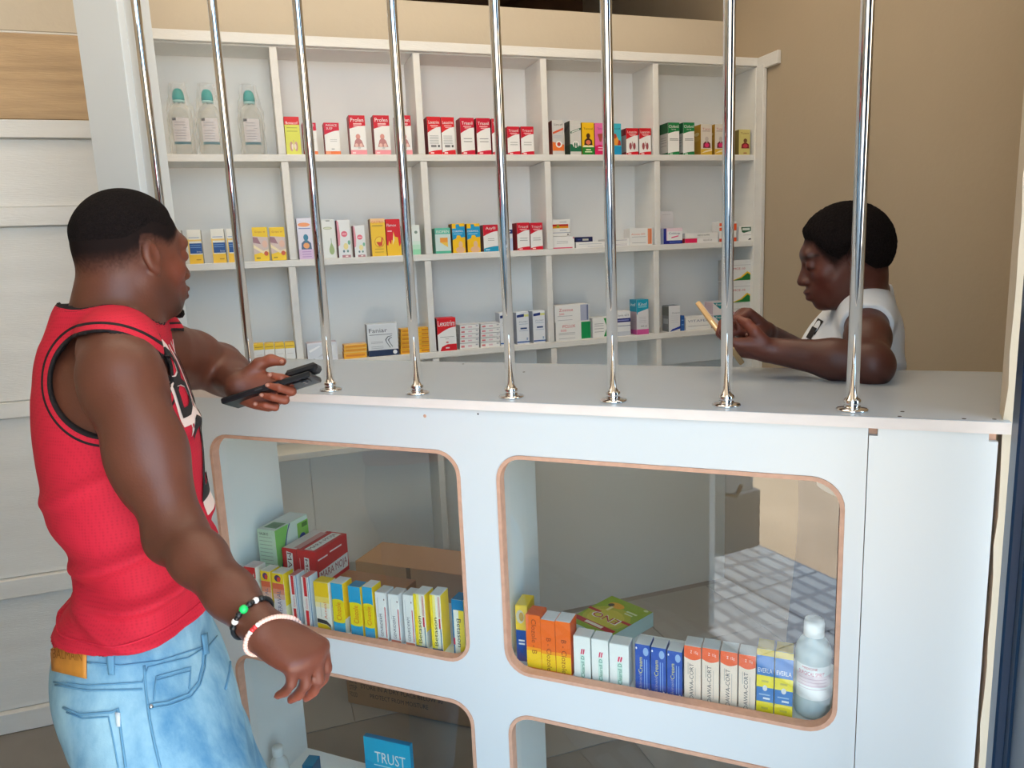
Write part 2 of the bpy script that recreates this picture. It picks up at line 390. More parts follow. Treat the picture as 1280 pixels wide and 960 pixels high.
# ---------------------------------------------------------------- wall shelf unit
NF, NK = 2.50, 2.66
S1, S2, S3, S4, RAILT = 1.84, 1.512, 1.175, 0.872, 2.194
DV = [-0.35, 0.0985, 0.545, 0.9895, 1.4275]
shelfu = empty('wall_shelf_unit', (0, 0, 0)); tag(shelfu, 'white painted timber shelf unit of square cells on the back wall', 'shelf')
def sbox(nm, t0, t1, n0, n1, z0, z1, m=M_paint, bev=0.0015): return room_box(nm, t0, t1, n0, n1, z0, z1, m, shelfu, bev)
sbox('top_rail', -0.37, TW-0.002, NF-0.004, NF+0.014, RAILT-0.030, RAILT)
sbox('top_board', -0.36, TW-0.002, NF+0.0145, NK, RAILT-0.034, RAILT-0.012)
TEND = TW-0.0005
for z_ in (S1, S2, S3):
    sbox('shelf_board', -0.36, TEND-0.004, NF, NK, z_-0.022, z_)
sbox('shelf_board', -0.36, DV[2]-.012, NF, NK, S4-0.022, S4)
for k, t_ in enumerate(DV):
    zz = [RAILT-.0345, S1, S2, S3, S4]
    for a_ in range(4):
        if a_ == 3 and k < 2: continue
        if a_ == 3 and k > 2: zb_ = 1.02
        else: zb_ = zz[a_+1]
        off = (0.0, 0.004, -0.003, 0.005)[a_]
        zt_ = zz[a_]-(0.0225 if a_ else 0)
        sbox('divider', t_-0.0115+off, t_+0.0115+off, NF+0.001, NK, zb_+.0003, zt_-.0003)
    if k == 2: sbox('divider', t_-0.0115, t_+0.0115, NF+0.001, NK, 0.39, S4-.0225)
sbox('end_board', TEND-0.020, TEND-0.0025, NF-0.006, NK, 0.9, RAILT-0.0345)
sbox('end_board', TEND-0.0195, TEND-0.003, NF-0.05, NF-0.0065, 0.9, RAILT-0.0345)
ts = [-0.36]+DV[1:]+[TEND-.004]
for a_ in range(len(ts)-1):
    sbox('back_panel', ts[a_]+.0005, ts[a_+1]-.0005, NK+0.0005, NK+0.008, 1.02 if a_ > 1 else 0.39, RAILT-0.01, mat('shelf_back_paint', (243, 243, 241), 0.6, noise=0.02, nscale=2))
bt = room_box('wall_batten', TW-0.017, TW-0.001, 2.375, NF-0.004, RAILT-0.048, RAILT-0.002, M_paint, None, 0.002)
tag(bt, 'short white painted batten on the tan wall at the shelf corner', 'batten')
# ---------------------------------------------------------------- printed cartons
_txt = {}
def text_mesh(s):
    if s not in _txt:
        c = bpy.data.curves.new('lettering', 'FONT'); c.body = s; c.resolution_u = 2
        o = bpy.data.objects.new('lettering', c); me = bpy.data.meshes.new_from_object(o)
        vs_ = np.array([v.co[:2] for v in me.vertices]).reshape(-1, 2); fs = [tuple(p.vertices) for p in me.polygons]
        bpy.data.objects.remove(o); bpy.data.curves.remove(c); bpy.data.meshes.remove(me)
        if len(vs_):
            lo, hi = vs_.min(0), vs_.max(0); vs_ = (vs_-lo)/np.maximum(hi-lo, 1e-6)
        _txt[s] = (vs_, fs)
    return _txt[s]
W_, RED, DRED, GRY, BLK = (238, 238, 236), (214, 18, 40), (176, 10, 34), (150, 152, 158), (40, 42, 48)
def art_geo(art, w, h):
    """art in 0..1 face coordinates -> verts (x, z, layer), faces, colour per face"""
    V, Fc, C = [], [], []
    for li, a_ in enumerate(art):
        k = a_[0]; b = len(V); L = li+1
        if k == 'r':
            _, x0, y0, x1, y1, c = a_
            V += [(x0*w, y0*h, L), (x1*w, y0*h, L), (x1*w, y1*h, L), (x0*w, y1*h, L)]; Fc.append((b, b+1, b+2, b+3)); C.append(c)
        elif k == 'e':
            _, cx, cy, rx, ry, c = a_
            for q in range(16): V.append(((cx+rx*math.cos(q*math.pi/8))*w, (cy+ry*math.sin(q*math.pi/8))*h, L))
            Fc.append(tuple(range(b, b+16))); C.append(c)
        elif k == 'p':
            _, pts, c = a_
            for x, y in pts: V.append((x*w, y*h, L))
            Fc.append(tuple(range(b, b+len(pts)))); C.append(c)
        elif k == 't':
            _, s, cx, cy, tw, th, c = a_[:7]; rot = a_[7] if len(a_) > 7 else 0
            vs_, fs = text_mesh(s)
            for x, y in vs_:
                if rot in (90, -90): x, y = (x-.5)*tw*h, (y-.5)*th*w     # run along the height
                else: x, y = (x-.5)*tw*w, (y-.5)*th*h
                if rot == 90: x, y = -y, x
                elif rot == -90: x, y = y, -x
                elif rot == 180: x, y = -x, -y
                V.append((cx*w+x, cy*h+y, L))
            for f in fs: Fc.append(tuple(b+i for i in f)); C.append(c)
    return V, Fc, C
_pc = {}
def print_obj(nm, art, w, h, place, parent):
    """place maps (x, z, off) on the face to box coordinates"""
    V, Fc, C = art_geo(art, w, h)
    cols = sorted(set(C)); idx = {c: i for i, c in enumerate(cols)}
    return mesh_obj(nm, [place(x, z, 0.00012+0.00012*L) for x, z, L in V], Fc, [pm(c) for c in cols], parent, [idx[c] for c in C])
def carton(name, label, loc, rz, size, cols, art=None, side=None, top=None, lside=None, cat='box', group=None, matrix=None, back=None):
    """size w (front), d (depth), h. cols: front, side, top. Origin at base centre of the front-to-back footprint."""
    w, d, h = size; cf, cs, ct = cols
    root = empty(name, loc, rz)
    if matrix is not None: root.matrix_world = matrix
    tag(root, label, cat, group)
    key = (tuple(np.round(size, 4)), cols)
    if key in _pc:
        link(bpy.data.objects.new('carton', _pc[key]), root)
    else:
        bm = bmesh.new(); bm_box(bm, (-w/2, -d/2, 0), (w/2, d/2, h), 0.0006)
        for f in bm.faces:
            n = f.normal if f.normal.length > 0 else (f.normal_update() or f.normal)
        bm.normal_update()
        for f in bm.faces:
            f.material_index = 2 if abs(f.normal.z) > .8 else (1 if abs(f.normal.x) > .8 else 0)
        o = bm_obj('carton', bm, [pm(cf), pm(cs), pm(ct)], root); _pc[key] = o.data
    # tuck flap on the top
    fk = ('flap', round(w, 4), round(d, 4), round(h, 4), ct)
    if fk in _pc: link(bpy.data.objects.new('tuck_flap', _pc[fk]), root)
    else:
        bm = bmesh.new(); bm_box(bm, (-w/2+0.0012, -d/2+0.0016, h), (w/2-0.0012, d/2-0.0012, h+0.0005), 0)
        o = bm_obj('tuck_flap', bm, pm(ct), root); _pc[fk] = o.data
    def put(nm, art_, w_, h_, place):
        if not art_: return
        k_ = (nm, round(w_, 4), round(h_, 4), round(w, 4), round(d, 4), repr(art_))
        if k_ in _pc: link(bpy.data.objects.new(nm, _pc[k_]), root)
        else: _pc[k_] = print_obj(nm, art_, w_, h_, place, root).data
    art = [('r', .015, .01, .985, .99, cf)]+list(art) if art else art; side = [('r', .015, .01, .985, .99, cs)]+list(side) if side else side
    lside = [('r', .015, .01, .985, .99, cs)]+list(lside) if lside else lside; top = [('r', .015, .015, .985, .985, ct)]+list(top) if top else top
    put('front_print', art, w, h, lambda x, z, o_: (x-w/2, -d/2-o_, z))
    put('side_print', side, d, h, lambda x, z, o_: (w/2+o_, x-d/2, z))
    put('left_print', lside, d, h, lambda x, z, o_: (-w/2-o_, d/2-x, z))
    put('top_print', top, w, d, lambda x, z, o_: (x-w/2, z-d/2, h+0.0005+o_))
    return root

# ---- art of the cartons
def lines(x0, x1, ys, c=(168, 170, 176), t=.012): return [('r', x0, y-t/2, x1, y+t/2, c) for y in ys]
def swoosh(c, y0, y1, up=True):          # coloured band with a curved edge
    n = 8; e = [(i/n, y0+(y1-y0)*(math.sin((i/n)*math.pi/2))) for i in range(n+1)]
    return ('p', ([(1, 1), (0, 1)] + e) if up else ([(0, 0), (1, 0)] + e[::-1]), c)
def syrup(word, c=RED, low=None, sub=True, pic=None):
    a_ = [swoosh(c, .58, .74), ('t', word, .5, .86, .78, .085, W_)]
    if sub: a_ += [('r', .22, .76, .80, .78, (250, 200, 200)), ('r', .30, .72, .74, .735, (250, 200, 200))]
    a_ += lines(.2, .82, (.44, .36), (120, 120, 126), .016) if pic is None else pic
    a_ += [swoosh(low or c, .07, .13, False), ('r', .14, .03, .4, .065, (250, 225, 225))]
    return a_
def lungs(cx=.5, cy=.3, c=(150, 60, 70), s=1.0):
    return [('e', cx-.16*s, cy, .11*s, .13*s, c), ('e', cx+.16*s, cy, .11*s, .13*s, c), ('r', cx-.02*s, cy, cx+.02*s, cy+.17*s, c)]
def bust(cx, cy, head, body, s=1.0, chest=(220, 110, 90)):
    return [('p', [(cx-.34*s, cy-.17*s), (cx+.34*s, cy-.17*s), (cx+.31*s, cy-.02*s), (cx+.1*s, cy+.05*s), (cx-.1*s, cy+.05*s), (cx-.31*s, cy-.02*s)], body),
            ('e', cx, cy+.12*s, .16*s, .08*s, head), ('r', cx-.06*s, cy, cx+.06*s, cy+.1*s, head), ('e', cx, cy-.08*s, .2*s, .07*s, chest)]
CHILD = [('e', .5, .46, .14, .07, (214, 150, 140)), ('p', [(.2, .2), (.85, .2), (.72, .36), (.56, .42), (.42, .42), (.3, .36)], (190, 130, 130)), ('e', .38, .24, .1, .05, (230, 190, 180)), ('e', .66, .24, .1, .05, (230, 190, 180))]
Lexa = ((214, 18, 40), (150, 8, 26), (196, 16, 36))
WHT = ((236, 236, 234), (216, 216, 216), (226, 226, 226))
# ---- cartons on the wall shelves: pixel extents on the front plane of each carton
def shelf_carton(name, label, u0, u1, vt, row, cols, art, d=0.045, setback=0.012, lside=None, side=None, n_=None, group=None, z0=None, cat='box'):
    zs = {1: S1, 2: S2, 3: S3}[row]+0.0003 if z0 is None else z0
    nf = NF+setback
    um = (u0+u1)/2
    # find v where the front base lies
    v = 300.0
    for _ in range(6):
        t_, z_ = on_n(um, v, nf); t2, z2 = on_n(um, v+1, nf); v += (zs-z_)/(z2-z_)
    t0 = on_n(u0, v, nf)[0]; t1 = on_n(u1, v, nf)[0]
    h = on_n(um, vt, nf)[1]-zs; w = t1-t0-0.0008
    c = room((t0+t1)/2, nf+d/2, zs)
    return carton(name, label, c, A, (w, d, h), cols, art, side=side, lside=lside, cat=cat, group=group)
SYR = 'medicine_box'
def S(*a_, **k_): return shelf_carton(SYR, *a_, **k_)
LS = [('r', 0, 0, 1, 1, (150, 8, 26))]
LSR = [('p', [(0, .6), (1, .62), (1, 1), (0, 1)], (190, 14, 36)), ('p', [(0, 0), (1, 0), (1, .12), (0, .1)], (190, 14, 36))] + lines(.15, .85, (.5, .43, .36, .29, .22), (180, 170, 172), .014)
# row 1
S('lime green box with red top and lung picture, top shelf by first divider', 358.5, 377.5, 146, 1, ((218, 220, 90), (170, 30, 30), (200, 40, 40)),
  [('r', 0, .79, 1, 1, (216, 40, 40)), ('t', 'Bonacof', .5, .84, .8, .075, W_)] + lines(.14, .84, (.71, .62), (150, 150, 60), .014) + lungs(.52, .22, (196, 150, 140)) + lungs(.52, .21, (238, 226, 206), .6), d=.05)
for q, (u0, u1, lb) in enumerate(((381, 398, 'red and white box with orange base half hidden behind third bar, top shelf'), (407.5, 426.5, 'short red and white box with orange base standing alone, top shelf'))):
    S(lb, u0, u1, 153.5, 1, (W_, DRED, RED),
      [swoosh((206, 24, 56), .62, .76), ('t', 'PARACE\nSUSP', .5, .87, .72, .17, W_)] + lines(.35, .8, (.47, .42), (170, 170, 170), .012) + [('r', .1, 0, 1, .11, (232, 122, 60)), ('r', 0, 0, .34, .11, (232, 150, 110)), ('r', .4, .17, .6, .19, (120, 120, 120))], d=.05, lside=LSR)
for q, (u0, u1, lb) in enumerate(((439, 459.3, 'leftmost of three red and white boxes picturing a baby, top shelf'), (469.3, 489.3, 'middle of three red and white boxes picturing a baby, top shelf'), (498, 516, 'rightmost of three red and white boxes picturing a baby, beside fourth bar'))):
    S(lb, u0, u1, 144.3, 1, (W_, DRED, RED), [swoosh((204, 16, 40), .66, .74), ('t', 'Profen', .5, .885, .8, .1, W_), ('r', .26, .77, .78, .80, (246, 200, 200)), ('r', .26, .72, .76, .745, (246, 200, 200))] + CHILD + [('r', .46, .165, .62, .18, (130, 130, 130)), ('r', 0, 0, 1, .12, (236, 150, 160)), ('r', .1, .03, .3, .07, (250, 220, 220))], d=.05, lside=LS)
for q, (u0, u1, vt, wd, lb) in enumerate(((536, 552.8, 146, 'Lexatrim', 'first red and white box in the run beside second divider, top shelf'), (553.3, 569.8, 146.5, 'Lexatrim', 'second red and white box in the run beside second divider, top shelf'),
        (577, 594.3, 147.3, 'Trisanil', 'third red and white box from second divider, just left of fifth bar'), (597, 614.5, 147.8, 'Trisanil', 'fourth red and white box from second divider, just left of fifth bar'), (616, 631.5, 148.5, 'Trisanil', 'red and white box hidden mostly behind fifth bar, top shelf'))):
    S(lb, u0, u1, vt, 1, (W_, DRED, RED), syrup(wd, (212, 16, 36) if q < 2 else (200, 14, 50)) if q > 1 else syrup(wd, (214, 18, 30), pic=lines(.12, .8, (.5, .46, .42, .38, .34, .3), (170, 170, 172), .012) + [('r', .2, .2, .6, .26, (130, 130, 132)), ('r', .72, .2, .86, .26, (70, 70, 74))]), d=.055, lside=LS)
for q, (u0, u1) in enumerate(((635, 650.5), (652, 668))):
    S(('shorter', 'last short')[q] + ' red and white box right of fifth bar, top shelf' + ('' if q == 0 else ' by third divider'), u0, u1, 158.3, 1, (W_, DRED, RED), syrup('Trisanil', (206, 14, 46)), d=.045)
S('white box with orange base and orange diagonal band, top shelf', 691, 705.5, 150.5, 1, ((206, 204, 202), (110, 34, 30), (210, 208, 206)),
  [('t', 'Lincof', .55, .88, .72, .06, (50, 40, 40)), ('p', [(.05, .6), (.95, .73), (.95, .79), (.05, .66)], (222, 88, 44)), ('p', [(0, .12), (1, .12), (1, .3), (0, .38)], (236, 120, 50)), ('e', .55, .31, .28, .10, (240, 238, 234)), ('e', .55, .31, .16, .06, (200, 60, 40))] + lines(.1, .8, (.55, .5), (150, 160, 190), .01), d=.05,
  lside=[('r', 0, 0, 1, .4, (150, 40, 20)), ('p', [(0, .7), (1, .85), (1, .95), (0, .8)], (90, 30, 30))])
S('white box with dark green base and green diagonal band, top shelf', 713, 727, 150.8, 1, ((206, 206, 202), (70, 72, 66), (210, 210, 206)),
  [('t', 'Lincof', .55, .88, .72, .05, (220, 218, 214)), ('p', [(.05, .62), (1, .74), (1, .8), (.05, .68)], (20, 90, 60)), ('p', [(.15, .645), (.85, .735), (.85, .765), (.15, .675)], (220, 226, 220)), ('p', [(0, .1), (1, .1), (1, .26), (0, .32)], (20, 104, 72)), ('e', .5, .31, .28, .10, (240, 238, 234))] + lungs(.5, .29, (30, 110, 80), .6), d=.05,
  lside=[('r', 0, 0, 1, .3, (10, 60, 40)), ('p', [(0, .7), (1, .85), (1, .97), (0, .82)], (40, 40, 40))])
S('yellow and green box with a chest figure, top shelf', 728, 743.3, 153.2, 1, ((240, 190, 20), (150, 110, 10), (236, 186, 20)),
  [('t', 'Tamcol', .5, .81, .74, .06, (90, 60, 20)), ('r', 0, 0, 1, .27, (24, 128, 40)), ('p', [(0, .24), (1, .24), (.8, .31), (.5, .28), (.2, .31)], (240, 236, 190))] + bust(.5, .47, (70, 40, 20), (60, 34, 20), 1.0, (226, 120, 90)) + [('r', .3, .14, .7, .18, (230, 240, 200)), ('r', .2, .08, .8, .11, (230, 240, 200))], d=.05)
S('pink and magenta box left of sixth bar, top shelf', 744, 757, 154, 1, ((230, 110, 170), (90, 10, 40), (226, 110, 166)),
  [('p', [(0, 0), (1, 0), (1, .25), (.5, .33), (0, .28)], (216, 20, 96)), ('p', [(.25, .66), (.8, .68), (.62, .42), (.45, .42)], (170, 70, 60)), ('r', .3, .22, .9, .25, (250, 210, 230)), ('r', .3, .14, .9, .17, (250, 210, 230)), ('t', 'Tamcol', .55, .83, .6, .06, (150, 60, 120))], d=.05)
S('turquoise box right of sixth bar, top shelf', 764.5, 777, 154.5, 1, ((60, 184, 206), (20, 90, 120), (60, 184, 206)),
  [('t', 'Lincof', .5, .84, .8, .06, (20, 60, 90)), ('p', [(0, .3), (1, .26), (1, .0), (0, .0)], (20, 150, 200)), ('p', [(.2, .31), (.8, .31), (.7, .5), (.4, .68), (.25, .6)], (236, 160, 60)), ('e', .35, .6, .18, .08, (180, 60, 30)), ('p', [(.6, .31), (.95, .31), (.9, .46), (.7, .48)], (180, 50, 30))], d=.05)
for q, (u0, u1) in enumerate(((783, 798), (799.2, 814))):
    S(('left', 'right')[q] + ' box of the red and white pair with lungs, top shelf by fourth divider', u0, u1, 160.3, 1, (W_, (70, 60, 62), RED), syrup('Lexatrim', (206, 18, 36), sub=True, pic=lungs(.5, .33, (160, 80, 86))), d=.05,
      lside=[('r', 0, .75, 1, 1, (130, 14, 26)), ('r', 0, 0, 1, .12, (120, 14, 26)), ('r', 0, .12, 1, .75, (150, 148, 148))])
for q, (u0, u1) in enumerate(((835, 849.3), (854, 868))):
    S(('left', 'right')[q] + ' of two green and white boxes on the top shelf', u0, u1, 153.2, 1, (W_, (90, 120, 100), (10, 112, 60)), [swoosh((10, 122, 64), .66, .74), ('t', 'Clofenil', .5, .88, .86, .085, W_), ('t', 'Syrup', .5, .79, .4, .045, W_)] + lines(.14, .9, (.5, .46), (90, 100, 96), .016) + [swoosh((14, 122, 66), .05, .11, False), ('r', .15, .02, .4, .05, (200, 230, 210))], d=.06,
      lside=[('r', 0, .68, 1, 1, (20, 90, 54)), ('r', 0, 0, 1, .08, (20, 90, 54)), ('r', 0, .08, 1, .68, (196, 194, 190))] + lines(.15, .85, (.55, .48, .4, .3), (130, 130, 128), .014))
for q, (u0, u1, lb) in enumerate(((876, 890, 'white and yellow box with pink chest figure, left of seventh bar'), (893.5, 907, 'white and yellow chest figure box partly behind seventh bar'))):
    S(lb, u0, u1, 155.3, 1, ((216, 208, 196), (176, 132, 30), (216, 208, 196)), [('t', 'Tusso', .5, .85, .74, .06, (180, 40, 50)), ('r', .12, .77, .84, .785, (120, 80, 80)), ('r', 0, 0, 1, .2, (214, 176, 60)), ('p', [(0, .06), (1, .14), (1, .2), (.4, .14)], (236, 220, 190))] + bust(.52, .4, (190, 180, 172), (120, 24, 50), 1.0, (222, 50, 110)), d=.055,
      lside=[('r', 0, 0, 1, 1, (176, 132, 30)), ('e', .5, .7, .3, .06, (206, 190, 130)), ('e', .5, .55, .4, .08, (190, 150, 60))])
S('small yellow green box with red chest figure, top shelf end', 923.5, 937.5, 162, 1, ((208, 196, 120), (110, 96, 40), (208, 196, 120)), [('t', 'Tusso', .5, .86, .74, .07, (120, 60, 40))] + bust(.56, .44, (110, 70, 40), (130, 20, 30), 1.05, (200, 50, 70)) + [('r', .4, .06, .7, .1, (160, 80, 60))], d=.05)
# row 2
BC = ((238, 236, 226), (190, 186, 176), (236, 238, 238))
def bcart(): return [('r', 0, 0, 1, .27, (242, 196, 56)), ('r', 0, .27, .1, .72, (242, 206, 110)), ('r', .1, .3, 1, .60, (32, 82, 150)), ('r', .08, .66, 1, .71, (242, 206, 120)), ('r', .1, .76, .86, .775, (90, 130, 190)), ('t', 'Sirop', .75, .345, .34, .05, W_), ('r', .15, .53, .9, .545, (130, 170, 220)), ('r', .15, .47, .9, .485, (130, 170, 220)), ('r', .5, .1, .84, .13, (190, 140, 30))]
for q, (u0, u1, vt, lb) in enumerate(((221, 231, 287.5, 'white and yellow box peeking from behind face of the man'), (237.5, 255, 287, 'white, blue and yellow box standing alone, middle shelf'), (267, 284, 286, 'white, blue and yellow box just left of second bar'), (286.5, 301, 285.8, 'white, blue and yellow box partly behind second bar'))):
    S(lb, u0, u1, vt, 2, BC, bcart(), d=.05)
for q, (u0, u1) in enumerate(((318.5, 337.8), (340, 359))):
    S(('left', 'right')[q] + ' of two bright yellow boxes picturing a hand, middle shelf', u0, u1, 284, 2, ((246, 208, 36), (150, 110, 20), (240, 204, 40)), [('t', 'Gripe w', .5, .86, .7, .07, (190, 110, 30)), ('p', [(0, .2), (1, .32), (1, .70), (0, .74)], (216, 196, 190)), ('p', [(0, .50), (.6, .3), (1, .34), (1, .26), (.6, .22), (0, .40)], (246, 230, 190)), ('p', [(0, .55), (.5, .5), (.3, .7), (0, .72)], (160, 120, 130)), ('e', .76, .5, .18, .11, (230, 190, 170)), ('e', .8, .22, .14, .07, (206, 90, 50)), ('r', .14, .07, .4, .11, (170, 140, 20))], d=.05)
S('lilac box with a blue head and chest figure, middle shelf', 374.5, 394, 272.5, 2, ((226, 224, 238), (120, 100, 110), (226, 226, 236)), [('r', 0, 0, 1, .24, (216, 190, 222)), ('e', .45, .84, .4, .05, (240, 160, 110)), ('r', .1, .74, .86, .76, (110, 130, 190))] + bust(.52, .41, (60, 130, 160), (90, 110, 140), 1.0, (240, 170, 110)) + lines(.2, .8, (.18, .12, .06), (170, 130, 190), .014), d=.055)
S('white box with a green pear shaped drop, middle shelf', 405, 421.5, 274.5, 2, ((228, 232, 230), (150, 130, 140), (228, 232, 230)), [('e', .45, .78, .34, .035, (176, 184, 150)), ('e', .45, .78, .28, .02, (214, 220, 196)), ('e', .66, .21, .2, .12, (160, 182, 130)), ('p', [(.52, .3), (.8, .3), (.66, .42)], (160, 182, 130)), ('r', .64, .4, .68, .52, (120, 150, 130)), ('r', .35, .96, .65, .98, (90, 100, 100))], d=.055)
for q, (u0, u1, vt, lb) in enumerate(((424, 440.5, 275, 'taller of two white and pink boxes, middle shelf'), (444, 458.5, 281.8, 'shorter of two white and pink boxes, middle shelf'))):
    S(lb, u0, u1, vt, 2, ((230, 234, 236), (140, 40, 60), (226, 210, 214)), [('p', [(0, .3), (.14, .34), (.2, .6), (.12, .95), (0, 1)], (226, 150, 166)), ('e', .52, .63, .24, .08, (224, 110, 130)), ('r', .36, .62, .68, .64, (250, 220, 224)), ('e', .58, .3, .18, .09, (236, 224, 160)), ('e', .84, .4, .1, .06, (120, 180, 150)), ('e', .4, .17, .08, .035, (110, 130, 140)), ('e', .7, .17, .08, .035, (110, 150, 140)), ('r', .25, .0, .9, .07, (180, 130, 140)), ('r', .5, .02, .7, .05, (246, 230, 230))], d=.05)
S('yellow box with a flame coloured stomach emblem, middle shelf', 465.5, 484, 273.3, 2, ((244, 200, 50), (130, 84, 60), (236, 170, 120)), [('r', 0, .9, 1, 1, (244, 200, 150)), ('t', 'GASTRO', .5, .91, .8, .07, (216, 110, 70)), ('r', .1, .80, .84, .83, (190, 150, 60)), ('e', .55, .38, .34, .15, (214, 150, 30)), ('e', .55, .38, .29, .13, (250, 214, 70)), ('p', [(.32, .38), (.66, .38), (.7, .5), (.8, .5), (.72, .28), (.5, .26)], (214, 70, 40)), ('r', .2, .18, .8, .2, (200, 160, 40)), ('r', .2, .1, .8, .12, (200, 160, 40))], d=.05)
S('red box with yellow flames, middle shelf', 484.5, 502.5, 274, 2, ((216, 20, 34), (150, 20, 20), (200, 20, 34)), [('p', [(0, 0), (1, 0), (1, .34), (.86, .24), (.8, .5), (.6, .52), (.5, .66), (.42, .4), (.36, .44), (.3, .3), (.16, .42), (.1, .28), (0, .3)], (246, 196, 30)), ('p', [(.42, .3), (.5, .62), (.55, .44)], (252, 240, 200)), ('t', 'Flamox', .4, .84, .66, .075, W_), ('r', .1, .66, .4, .69, (250, 200, 200))], d=.05)
S('white box fading to mint green behind fourth bar, middle shelf', 506, 526.5, 281.5, 2, ((226, 234, 230), (20, 120, 80), (226, 234, 230)), [('r', 0, 0, 1, .18, (150, 220, 180)), ('r', 0, .18, 1, .34, (190, 230, 206)), ('r', 0, .34, 1, .46, (212, 234, 222)), ('e', .76, .76, .1, .05, (130, 150, 140))], d=.05)
S('mint green box with orange square, first right of second divider', 545, 564.5, 285, 2, ((206, 226, 222), (80, 170, 150), (150, 206, 190)), [('r', 0, .76, 1, 1, (96, 190, 166)), ('t', 'ISOFEN', .5, .86, .82, .1, W_), ('r', .3, .44, .8, .62, (240, 160, 60)), ('p', [(.3, .44), (.8, .44), (.8, .24)], (240, 200, 80)), ('r', 0, 0, 1, .1, (80, 180, 150))], d=.05)
for q, (u0, u1, vt) in enumerate(((566.5, 582.5, 279.5), (584.8, 601.3, 279.5))):
    S(('left', 'right')[q] + ' of two yellow and blue boxes picturing a baby, middle shelf', u0, u1, vt, 2, ((246, 196, 20), (110, 60, 20), (236, 180, 40)), [('p', [(0, .44), (.3, .5), (.36, .6), (.6, .6), (.7, .52), (1, .54), (1, .9), (.6, .9), (.55, .98), (.3, .98), (.3, .84), (0, .84)], (20, 154, 206)), ('t', 'CORIMOL', .45, .74, .86, .06, W_), ('r', .1, .64, .8, .66, (160, 220, 240)), ('e', .62, .28, .16, .12, (232, 190, 150)), ('e', .58, .1, .36, .11, (226, 180, 140))], d=.05)
S('red and white box with blue base left of fifth bar, middle shelf', 605, 623.5, 281, 2, (W_, (110, 60, 60), RED), [swoosh((206, 18, 48), .58, .76), ('t', 'Asyfil', .5, .86, .66, .13, W_)] + lines(.3, .74, (.48, .42), (130, 130, 130), .014) + [swoosh((20, 150, 190), .12, .2, False), ('r', .12, .05, .4, .09, (200, 230, 240))], d=.05)
S('pale blue and white slim box right of fifth bar, middle shelf', 630, 641.5, 274.5, 2, ((222, 226, 232), (170, 176, 190), (222, 226, 230)), [('r', 0, .55, 1, .68, (24, 34, 110)), ('r', 0, 0, 1, .4, (190, 206, 236)), ('r', .2, .6, .8, .63, W_)], d=.05, setback=.03)
for q, (u0, u1) in enumerate(((647, 662.8), (663.6, 679))):
    S(('left', 'right')[q] + ' of two red and white boxes by third divider, middle shelf', u0, u1, 278.5, 2, (W_, DRED, RED), syrup('Trisanil', (208, 14, 46)), d=.05, lside=LS)
def pile(row, u0, u1, items, d=.05, setback=.012):
    z0 = {1: S1, 2: S2, 3: S3}[row]+0.0003
    for lb, vt, cols, art in items:
        shelf_carton(SYR, lb, u0, u1, vt, row, cols, art, d, setback, z0=z0)
        z0 = on_n((u0+u1)/2, vt, NF+setback)[1]+0.0008
GL = (150, 152, 160)
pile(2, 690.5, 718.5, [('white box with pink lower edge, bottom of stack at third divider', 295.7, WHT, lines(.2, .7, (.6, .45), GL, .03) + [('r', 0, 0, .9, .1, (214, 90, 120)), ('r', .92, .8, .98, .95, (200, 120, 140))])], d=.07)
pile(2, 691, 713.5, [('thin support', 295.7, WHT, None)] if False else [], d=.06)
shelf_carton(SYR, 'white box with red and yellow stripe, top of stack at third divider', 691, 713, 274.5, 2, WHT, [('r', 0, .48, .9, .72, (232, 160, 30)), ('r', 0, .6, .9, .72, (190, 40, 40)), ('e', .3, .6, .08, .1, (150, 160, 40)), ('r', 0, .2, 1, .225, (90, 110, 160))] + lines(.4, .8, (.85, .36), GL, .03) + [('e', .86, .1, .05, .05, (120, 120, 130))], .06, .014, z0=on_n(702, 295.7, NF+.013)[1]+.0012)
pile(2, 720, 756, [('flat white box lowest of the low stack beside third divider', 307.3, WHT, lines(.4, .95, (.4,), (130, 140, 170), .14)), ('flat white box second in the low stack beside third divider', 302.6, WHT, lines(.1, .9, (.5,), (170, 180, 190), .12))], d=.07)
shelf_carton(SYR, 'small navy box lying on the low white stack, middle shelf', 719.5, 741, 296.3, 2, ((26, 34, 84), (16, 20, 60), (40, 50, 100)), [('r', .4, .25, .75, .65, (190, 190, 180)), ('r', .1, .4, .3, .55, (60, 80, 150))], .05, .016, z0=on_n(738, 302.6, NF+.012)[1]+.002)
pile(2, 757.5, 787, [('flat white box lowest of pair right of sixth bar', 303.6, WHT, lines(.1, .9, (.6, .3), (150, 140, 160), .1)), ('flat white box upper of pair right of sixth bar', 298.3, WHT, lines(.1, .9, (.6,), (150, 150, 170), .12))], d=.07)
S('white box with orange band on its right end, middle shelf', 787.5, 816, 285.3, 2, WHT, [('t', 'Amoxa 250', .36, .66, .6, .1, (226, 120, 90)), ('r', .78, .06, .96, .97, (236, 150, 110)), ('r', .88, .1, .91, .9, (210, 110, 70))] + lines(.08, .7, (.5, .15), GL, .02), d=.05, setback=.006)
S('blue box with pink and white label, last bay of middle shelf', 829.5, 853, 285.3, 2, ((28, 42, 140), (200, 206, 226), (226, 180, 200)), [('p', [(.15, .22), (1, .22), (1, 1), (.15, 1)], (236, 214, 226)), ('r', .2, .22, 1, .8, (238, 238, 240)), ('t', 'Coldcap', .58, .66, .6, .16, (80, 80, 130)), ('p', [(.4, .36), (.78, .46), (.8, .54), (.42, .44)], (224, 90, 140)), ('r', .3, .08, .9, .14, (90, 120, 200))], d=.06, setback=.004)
S('plain white box standing behind the blue box, middle shelf', 824.5, 842, 264, 2, ((228, 228, 230), (190, 190, 194), (226, 226, 226)), lines(.2, .8, (.9, .1), (206, 206, 208), .02), d=.03, setback=.09)
